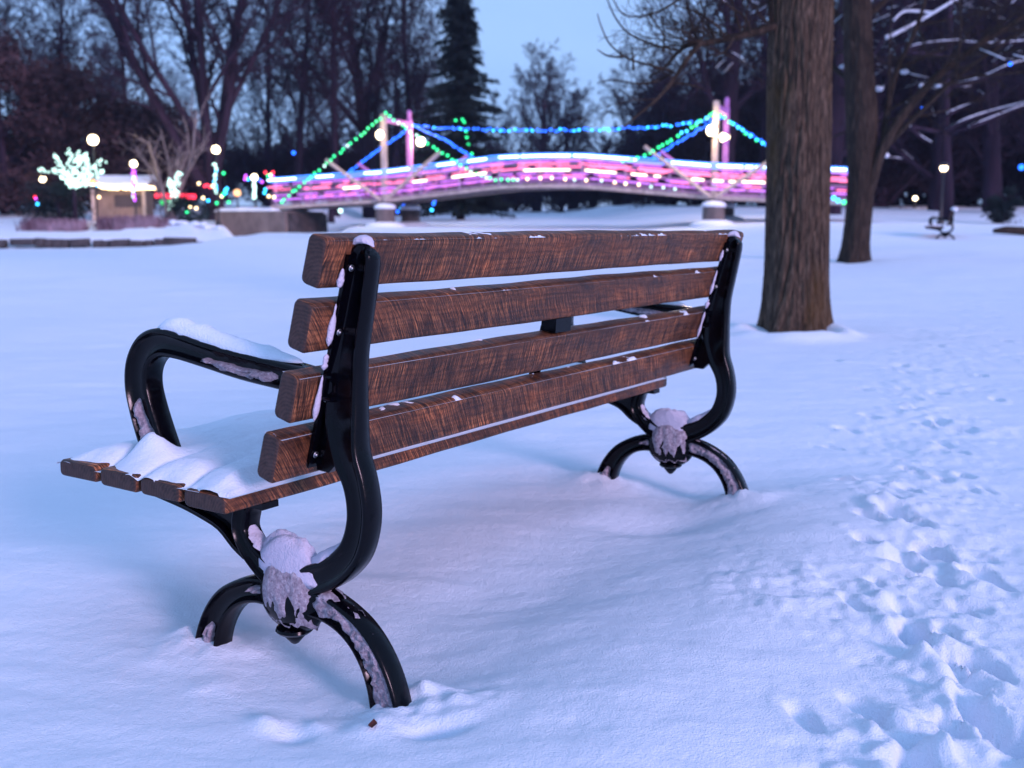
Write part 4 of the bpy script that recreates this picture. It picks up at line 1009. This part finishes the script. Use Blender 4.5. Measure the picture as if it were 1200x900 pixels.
# the abutment wall carrying the left end
ab = thing('concrete_abutment', 'weathered concrete abutment capped with snow at the left end of the bridge', 'wall', (Mx, My, 0), BRZ)
sE, _ = seek(334, 262, -.75); s0_, _ = seek(252, 262, -.75)
m = MB(); m.box(((sE + s0_) / 2, -.75 + 1.75, .65), (sE - s0_, 3.5, 1.72)); o_ = m.build('wall', M_conc, ab, False); bevel(o_, .03)
m = MB(); m.box((sE + .01, 1.1, .62), (.34, 3.2, 1.60)); m.build('shade_slab', M_stone, ab, False)  # dark slab added to give the wall's side face its shade
m = MB(); nx_, ny_ = 40, 16; b = 0
for i in range(nx_ + 1):
    for j in range(ny_ + 1):
        x = s0_ - .05 + (sE - .6 - s0_) * i / nx_; y = -.80 + 3.6 * j / ny_; e_ = min(1, min(i, nx_ - i) / 2, min(j, ny_ - j) / 2) ** .5
        m.v.append((x, y, 1.505 + e_ * (.13 + .12 * f1(x * 1.2, y * 1.2, 3))))
for i in range(nx_):
    for j in range(ny_):
        a = i * (ny_ + 1) + j; m.f.append((a, a + ny_ + 1, a + ny_ + 2, a + 1))
m.build('snow', M_cap, ab)

# edging stones along the left bank
r_ = random.Random(12); u = -30; k = 0; stones = []
while u < 268:
    wpx = r_.choice([10, 16, 22, 38, 30]); Y = 40.55 + .15 * r_.random() - .2 * (u > 200); c = at(u + wpx / 2, 285 - (u > 225) * (u - 225) * .06, Y)
    L_ = wpx / FP * Y * .96; h = r_.uniform(.26, .36)
    m = MB(); m.box((0, 0, 0), (L_, r_.uniform(.3, .5), h)); o_ = m.build('edging_stone', M_stone, None, False); bevel(o_, .035, 2)
    o_.location = (c.x, c.y, .17 + r_.uniform(-.04, .07)); o_.rotation_euler = (r_.uniform(-.04, .04), r_.uniform(-.05, .05), r_.uniform(-.15, .15))
    o_['category'] = 'stone'; o_['group'] = 'dark edging stones along the left bank'; o_['label'] = 'dark snow dusted edging stone in the row along the left bank'
    u += wpx + r_.choice([0, 0, 2, 5])

# ornamental grasses
def grassclump(u0, u1, Y, h, label, seed, n=1000):
    r_ = random.Random(seed); a, b = on(u0, Y), on(u1, Y); c = (a + b) / 2; t = MB(); w2 = (b - a).length / 2
    for k in range(n):
        x = r_.uniform(-w2, w2) * .95; y = r_.gauss(0, .28); hh = h * r_.uniform(.5, 1.05); lx, ly = r_.gauss(0, .22) + .1 * math.sin(x * 5), r_.gauss(0, .2)
        z0 = tz(c.x + x, c.y + y) - c.z - .05; s_ = .014
        t.add([(x - s_, y, z0), (x + s_, y, z0), (x + lx * hh * .5 + s_, y + ly * hh * .5, z0 + hh * .7), (x + lx * hh * .5 - s_, y + ly * hh * .5, z0 + hh * .7), (x + lx * hh * 1.2, y + ly * hh, z0 + hh)], [(0, 1, 2, 3), (3, 2, 4)])
    o_ = t.build('ornamental_grass', M_grass, None, False, label=label, category='grass'); o_.location = c; return o_
grassclump(38, 112, 45, .6, 'clump of dry purplish grass in front of the dark clipped shrub', 1)
grassclump(124, 196, 45.5, .72, 'clump of dry purplish grass in front of the lit hut', 2)
grassclump(196, 214, 45.8, .6, 'small clump of dry grass below the white wrapped figure', 3, 300)

# snowy low bushes on the mound
for i, (u, Y, s_) in enumerate(((236, 43.2, .26), (254, 43.4, .22), (214, 43.6, .24))):
    c = on(u, Y); m = MB()
    for k in range(9): m.ball((R.gauss(0, s_ * .8), R.gauss(0, s_ * .4), s_ * .25 + abs(R.gauss(0, s_ * .18))), s_ * R.uniform(.35, .6), 12, 8, (1.2, 1, .7), .25, R)
    o_ = m.build('snow', M_cap, None, kind='stuff', label='lumpy snow heaped on the bank left of the abutment'); o_.location = c

# ------------------------------------------------------------------ left lamps and decorations
lamp(109, 164, 47, 'tallest brightest globe lamp above the white lit tree', .21, pw=200)
t_, b_, h_ = lamp(156.5, 192, 48, 'globe lamp wrapped in purple bulbs in front of the lit hut', .145, pw=90)
ledstring('string_light', 'purple and mint bulbs wrapped round the lamp post by the hut', [at(157, 198, 47.9), at(157, 216, 47.9), at(157, 234, 47.9)], [E_purple, E_white, E_purple], 26, .055, jit=.07)
lamp(253, 175.5, 47, 'globe lamp with cool white bulbs down its post left of the bridge', .165, pw=90)
ledstring('string_light', 'cool white bulbs down the lamp post left of the bridge', [at(252, 190, 46.9), at(252, 207, 46.9), at(252, 226, 46.9)], [E_white, E_white, E_cyan], 18, .052, jit=.05)
lamp(50, 210, 55, 'small distant globe lamp left of the white lit tree', .15, pw=20)
lamp(278, 226, 56, 'low dim orange globe lamp behind the abutment', .18, pw=10, gm=emit('amber_globe', (1, .5, .22), 2))
t_, b_, h_ = lamp(298, 208, 52.6, 'short globe lamp wrapped in mint bulbs beside the bridge end', .15, pw=15)
ledstring('string_light', 'mint bulbs wrapped thickly round the short lamp post at the bridge end', [at(298, 214, 52.4), at(298, 223, 52.4), at(298, 233, 52.4)], [E_white], 34, .06, jit=.04)
# white wrapped small tree
wt = at(86, 216, 46.5); g_ = tz(wt.x, wt.y)
t = thing('wrapped_tree', 'small tree with every branch wrapped in cool white bulbs', 'tree', (wt.x, wt.y, g_)); z0 = wt.z - g_
m = MB(); m.tube([(0, 0, -.1), (0, 0, z0 * .6), (0, 0, z0)], [.10, .09, .08], 8); m.build('trunk', M_dark, t)
limbs = [((86, 216), (78, 204), (64, 184)), ((84, 214), (68, 202), (48, 200)), ((86, 216), (82, 198), (82, 180)), ((88, 216), (88, 200), (92, 181)), ((88, 216), (94, 198), (100, 182)), ((90, 216), (98, 204), (104, 190)), ((90, 217), (104, 204), (120, 188)), ((90, 217), (104, 212), (120, 200)), ((84, 217), (78, 210), (72, 202)), ((88, 217), (96, 212), (106, 206))]
wb = MB(); wb.ball((0, 0, 0), .048, 8, 6); wbm = wb.mesh('bulb'); wbm.materials.append(E_white); cnt = 0; rest = MB(); cm = MB()
pool = []
for li, lm in enumerate(limbs):
    y_ = R.uniform(-.6, .6); P_ = [at(a, b, 46.5 + y_ * k) - Vector((wt.x, wt.y, g_)) for k, (a, b) in enumerate(lm)]
    C_ = catmull([tuple(v_) for v_ in P_], 8); cm.tube(C_, .045, 6)
    for i, q_ in enumerate(C_):
        for k in range(3): pool.append(Vector(q_) + Vector((R.gauss(0, .075), R.gauss(0, .09), R.gauss(0, .075))))
R.shuffle(pool)
for q_ in pool[:100]: o_ = link('bulb', wbm, None, t); o_.location = q_
for q_ in pool[100:420]: rest.ball(q_, .042, 6, 4)
cm.build('branches', M_dark, t); rest.build('bulbs', E_white, t, kind='stuff')
# white wrapped figure right of the hut
wf = at(205, 226, 46.8); g_ = tz(wf.x, wf.y)
t = thing('light_sculpture', 'upright sculpture of mint white bulbs between the hut and the small shrub', 'light sculpture', (wf.x, wf.y, g_)); cm = MB(); pool = []
for lm in (((211, 201), (208, 212), (208, 232)), ((198, 214), (204, 212), (208, 206)), ((199, 216), (200, 226), (202, 240)), ((207, 222), (206, 230), (207, 236)), ((202, 214), (203, 226), (202, 244))):
    P_ = [at(a, b, 46.8) - Vector((wf.x, wf.y, g_)) for a, b in lm]; C_ = catmull([tuple(v_) for v_ in P_], 6); cm.tube(C_, .03, 6)
    for q_ in C_:
        for k in range(2): pool.append(Vector(q_) + Vector((R.gauss(0, .06), R.gauss(0, .08), R.gauss(0, .05))))
for x_ in (0, ): cm.tube([(0, 0, -.1), (0, 0, at(205, 240, 46.8).z - g_)], .04, 6)
cm.build('wire_frame', M_post, t)
R.shuffle(pool)
for q_ in pool[:90]: o_ = link('bulb', wbm, None, t); o_.location = q_
# lit hut
hc = on(151, 50.5); s_ = 50.5 / FP; zt = at(151, 221, 50.5).z - hc.z
hut = thing('park_hut', 'small boarded hut with snowy roof and warm bulbs along its eave', 'hut', hc, .05)
m = MB(); w_h = 56 * s_; m.box((0, .8, zt / 2 - .1), (w_h, 1.6, zt + .1)); m.build('wall', M_hut, hut, False)
for x_ in (-w_h / 2 - .03, w_h / 2 + .03): m = MB(); m.box((x_, -.05, zt / 2 - .1), (.14, .14, zt + .15)); m.build('corner_post', M_paintw, hut, False)
m = MB(); m.box((.42, -.015, zt * .62), (1.25, .05, .55)); m.build('window', M_roof, hut, False)
m = MB(); m.prism([(-.35, zt + .02), (1.9, zt + .02), (1.9, zt + .10), (.8, zt + .50), (-.35, zt + .10)], -w_h / 2 - .3, w_h / 2 + .3); rf = m.build('roof', M_roof, hut, False)
m = MB(); m.prism([(-.38, zt + .105), (.8, zt + .51), (1.92, zt + .11), (1.9, zt + .20), (.8, zt + .66), (-.36, zt + .20)], -w_h / 2 - .32, w_h / 2 + .32); o_ = m.build('snow', M_cap, rf, False); bevel(o_, .05, 3)
ledstring('string_light', 'warm round bulbs along the eave of the hut', [at(101, 212, 49.9), at(112, 216, 49.9), at(124, 220, 49.9), at(150, 220.5, 49.9), at(183, 220, 49.9)], [E_warm], 26, .085, jit=.02)
ledstring('string_light', 'few orange bulbs beside the white lit tree', [at(104, 214, 46.4), at(110, 213, 46.4), at(116, 215, 46.4)], [emit('orange_led', (1, .25, .05), 4, 'NONE')], 3, .07)
def bar(name, label, u0, u1, v_, Y, m_, r):
    a, b = at(u0, v_, Y), at(u1, v_ + 1.5, Y); t = thing(name, label, 'rope light', a)
    m = MB(); m.tube([(0, 0, 0), b - a], r, 10); m.build('lit_tube', m_, t)
    for f in (.1, .9):
        q_ = (b - a) * f; g2 = tz(a.x + q_.x, a.y + q_.y) - a.z; m = MB(); m.tube([(q_.x, q_.y + r + .02, g2), (q_.x, q_.y + r + .02, q_.z)], .02, 6); m.build('stake', M_post, t)
bar('rope_light', 'straight red light bar right of the hut', 182, 229, 229, 49, R_redbar, .10)
bar('rope_light', 'dim green light bar low right of the hut', 188, 219, 237, 49.3, R_greenbar, .10)
# loose coloured bulbs in the shrubs: (px, py, depth, material)
def cluster(label, pts, Y, r=.06):
    a = at(pts[0][0], pts[0][1], Y); t = thing('string_light', label, 'string lights', a); C_ = []
    for u, v_, em in pts:
        q_ = at(u, v_, Y + R.uniform(-.2, .2)) - a; C_.append(q_); b_ = MB(); b_.ball((0, 0, 0), r, 8, 6); o_ = b_.build('bulb', em, t); o_.location = q_
    if len(C_) > 1: m = MB(); m.tube(C_, .010, 4); m.build('cable', M_post, t)
cluster('green and gold bulbs scattered over the small dark shrub', [(219, 249, E_green), (223, 243, E_warm), (230, 244, E_warm), (238, 232, E_warm), (244, 235, E_cyan)], 45.9)
cluster('green gold and blue bulbs heaped beside the cool white lamp post', [(254, 238, E_green), (260, 230, E_warm), (262, 227, E_green), (264, 223, E_cyan), (266, 221, E_cyan), (268, 237, E_green), (262, 203, E_green), (265, 226, E_cyan), (261, 229, E_green)], 46.2)
cluster('red and peach bulbs left of the cool white lamp post', [(233, 215, E_warm), (240, 218, E_red), (243, 217, E_red), (246, 219, E_red), (249, 218, E_warm)], 47.5)
cluster('purple bulbs beside the short wrapped lamp', [(288, 206, E_purple), (287, 210, E_purple), (291, 210, E_cyan), (304, 211, E_blue), (307, 213, E_purple)], 47)
cluster('red and green bulbs above the left bridge end', [(311, 202, E_red), (314, 206, E_green), (320, 202, E_red), (320, 207, E_purple), (317, 205, E_warm)], 49)
cluster('teal and gold bulbs at the foot of the left bridge end', [(310, 226, E_cyan), (315, 230, E_warm), (321, 231, E_warm), (311, 222, E_cyan)], 47.8)
cluster('pink and teal bulbs at the left foot of the dark clipped shrub', [(42, 233, E_purple), (44, 239, E_cyan), (41, 231, E_red)], 46.6)
cluster('pair of white bulbs on the right of the dark clipped shrub', [(116, 231, E_warm), (114, 217, E_cyan)], 46.0)
cluster('blue bulb high in the trees left of the bridge', [(344, 179, E_blue)], 60, .10)
cluster('green bulbs hanging down the front of the dark conifer', [(534, 141, E_green), (542, 140, E_green), (544, 143, E_green), (546, 154, E_green), (549, 169, E_green), (553, 180, E_green), (547, 161, E_green), (552, 186, E_cyan)], 57.5, .06)
cluster('single mint bulb hanging under the left of the bridge', [(399, 247, E_white)], 45, .09)
cluster('blue bulbs behind the left piers under the bridge', [(466, 248, E_blue), (470, 244, E_cyan), (473, 241, E_blue), (508, 239, E_blue), (506, 246, E_cyan), (509, 236, E_blue)], 52, .07)
cluster('green and teal bulbs on the bridge between the two brown trunks', [(977, 232, E_cyan), (989, 237, E_green), (982, 235, E_cyan)], 40, .08)
cluster('blue bulb low in the tree at the right edge', [(1197, 196, E_blue)], 34, .09)
cluster('blue bulb high in the snowy boughs at the right', [(1184, 75, E_blue)], 36, .06)
cluster('faint blue bulb in the boughs above the park lamp', [(1081, 127, E_blue)], 40, .06)
# right lamps
t_, b_, h_ = lamp(1106, 197, 38, 'warm park lamp standing on the rise at the right', .12, pw=15, pr=.045)
m = MB(); m.lathe((0, 0, 0), [(.20, h_ + .06), (.15, h_ + .14), (.04, h_ + .20)], 12); m.build('lamp_cap', M_post, t_)
lamp(1072.5, 232.5, 60, 'small far yellow lamp under the trees at the right', .11, pw=6)

# the second bench of the same kind, seen end on
fb = copy_tree(bench); pf = hit(1121, 281); fb.location = (pf.x, pf.y, pf.z - .02); fb.rotation_euler = (0, 0, math.radians(68)); fb.name = 'park_bench.001'
fb['label'] = 'small distant bench seen end on upon the snow rise at the right'
m = MB(); m.ball((0, 0, 0), .09, 12, 8, (1, 1, .7), .3, R); o_ = m.build('snow', M_cap, None, kind='stuff', label='snow clump on the post tip of the distant bench')
o_.location = fb.matrix_basis @ Vector((.03, .10, .82))
m = MB(); m.box((0, 0, 0), (1.6, .46, .07)); o_ = m.build('snow', M_cap, None, False, kind='stuff', label='snow layer on the seat of the distant bench'); bevel(o_, .03, 3)
o_.matrix_world = fb.matrix_basis @ Matrix.Translation((.81, .575, .395))
# fallen log
c = at(1188, 259, 30); c.z = tz(c.x, c.y) + .12
m = MB(); m.tube([(-.55, 0, 0), (-.2, 0, .03), (.3, .05, 0), (.9, .1, -.04)], [.06, .11, .12, .11], 12); o_ = m.build('fallen_log', M_bark2, None, True, label='dark fallen log lying on the snow at the right edge', category='log'); o_.location = c
# small dark stump under the bridge
c = on(393, 56); m = MB(); m.tube([(0, 0, -.1), (0, 0, .5), (.1, 0, 1.2)], [.2, .16, .12], 10); o_ = m.build('tree_stump', M_dark, None, True, label='dark stump seen under the left part of the bridge', category='stump'); o_.location = c
# low dark bank of brush beyond the pond

# ------------------------------------------------------------------ cold evening air
m = MB(); m.box((0, 0, 18), (2000, 2000, 44)); hz = bpy.data.materials.new('cold_haze'); hz.use_nodes = True; nt = hz.node_tree; nt.nodes.clear()
o1 = nt.nodes.new('ShaderNodeOutputMaterial'); v1 = nt.nodes.new('ShaderNodeVolumePrincipled'); v1.inputs['Color'].default_value = (.55, .68, 1, 1); v1.inputs['Density'].default_value = .0004; v1.inputs['Anisotropy'].default_value = .2
nt.links.new(v1.outputs[0], o1.inputs['Volume']); ho = m.build('haze', hz, None, False, kind='stuff', label='thin cold evening air over the park')
#@@BGEND@@
# ------------------------------------------------------------------ world, sun, camera
SUN_EL, SUN_AZ = math.radians(17), math.radians(142)     # azimuth clockwise from +Y: behind the camera, to the right
w = bpy.data.worlds.new('World'); sc.world = w; w.use_nodes = True; nt = w.node_tree
bg = nt.nodes['Background']; sky = nt.nodes.new('ShaderNodeTexSky'); sky.sky_type = 'NISHITA'; sky.sun_disc = False
sky.sun_elevation = SUN_EL; sky.sun_rotation = SUN_AZ; sky.air_density = 1.0; sky.dust_density = .3; sky.ozone_density = 5
mx = nt.nodes.new('ShaderNodeMix'); mx.data_type = 'RGBA'; mx.blend_type = 'MIX'; mx.inputs[0].default_value = .8
nt.links.new(sky.outputs[0], mx.inputs[6])
tcw = nt.nodes.new('ShaderNodeTexCoord'); mpw = nt.nodes.new('ShaderNodeMapping'); mpw.inputs['Scale'].default_value = (1, 1, 2.6); nsw = nt.nodes.new('ShaderNodeTexNoise'); nsw.inputs['Scale'].default_value = 3.2; nsw.inputs['Detail'].default_value = 5; nsw.inputs['Roughness'].default_value = .5
nt.links.new(tcw.outputs['Generated'], mpw.inputs[0]); nt.links.new(mpw.outputs[0], nsw.inputs['Vector'])
crw = nt.nodes.new('ShaderNodeValToRGB'); crw.color_ramp.elements[0].position = .32; crw.color_ramp.elements[1].position = .68; crw.color_ramp.elements[0].color = (.262, .422, .80, 1); crw.color_ramp.elements[1].color = (.315, .485, .85, 1)
scw = nt.nodes.new('ShaderNodeVectorMath'); scw.operation = 'SCALE'; scw.inputs['Scale'].default_value = 10; nt.links.new(nsw.outputs['Fac'], crw.inputs[0]); nt.links.new(crw.outputs[0], scw.inputs[0]); nt.links.new(scw.outputs[0], mx.inputs[7])
nt.links.new(mx.outputs[2], bg.inputs[0]); bg.inputs[1].default_value = .10
sd = bpy.data.lights.new('lamp_glow_sun', 'SUN'); sd.energy = 1.8; sd.angle = math.radians(14); sd.color = (1, .68, .95)  # stands in for a street lamp's glow from behind the camera
so = bpy.data.objects.new('lamp_glow_sun', sd); col.objects.link(so)
dirv = Vector((math.sin(SUN_AZ) * math.cos(SUN_EL), math.cos(SUN_AZ) * math.cos(SUN_EL), math.sin(SUN_EL)))
so.rotation_euler = (-dirv).to_track_quat('-Z', 'Y').to_euler(); so.location = (0, -3, 6)
cd = bpy.data.cameras.new('camera'); co = bpy.data.objects.new('camera', cd); col.objects.link(co); sc.camera = co
cd.sensor_width = 36; cd.lens = FP / 1200 * 36; co.location = (0, 0, CH); co.rotation_euler = (math.pi / 2 - PIT, 0, 0)
cd.clip_end = 3000; cd.clip_start = .05
cd.dof.use_dof = True; cd.dof.focus_distance = 2.1; cd.dof.aperture_fstop = 4.2; cd.dof.aperture_blades = 9
sc.view_settings.view_transform = 'Standard'; sc.view_settings.look = 'None'; sc.view_settings.exposure = .52; sc.view_settings.gamma = 1
sc.cycles.use_denoising = True; sc.cycles.max_bounces = 5; sc.cycles.sample_clamp_indirect = 4; sc.cycles.use_light_tree = True
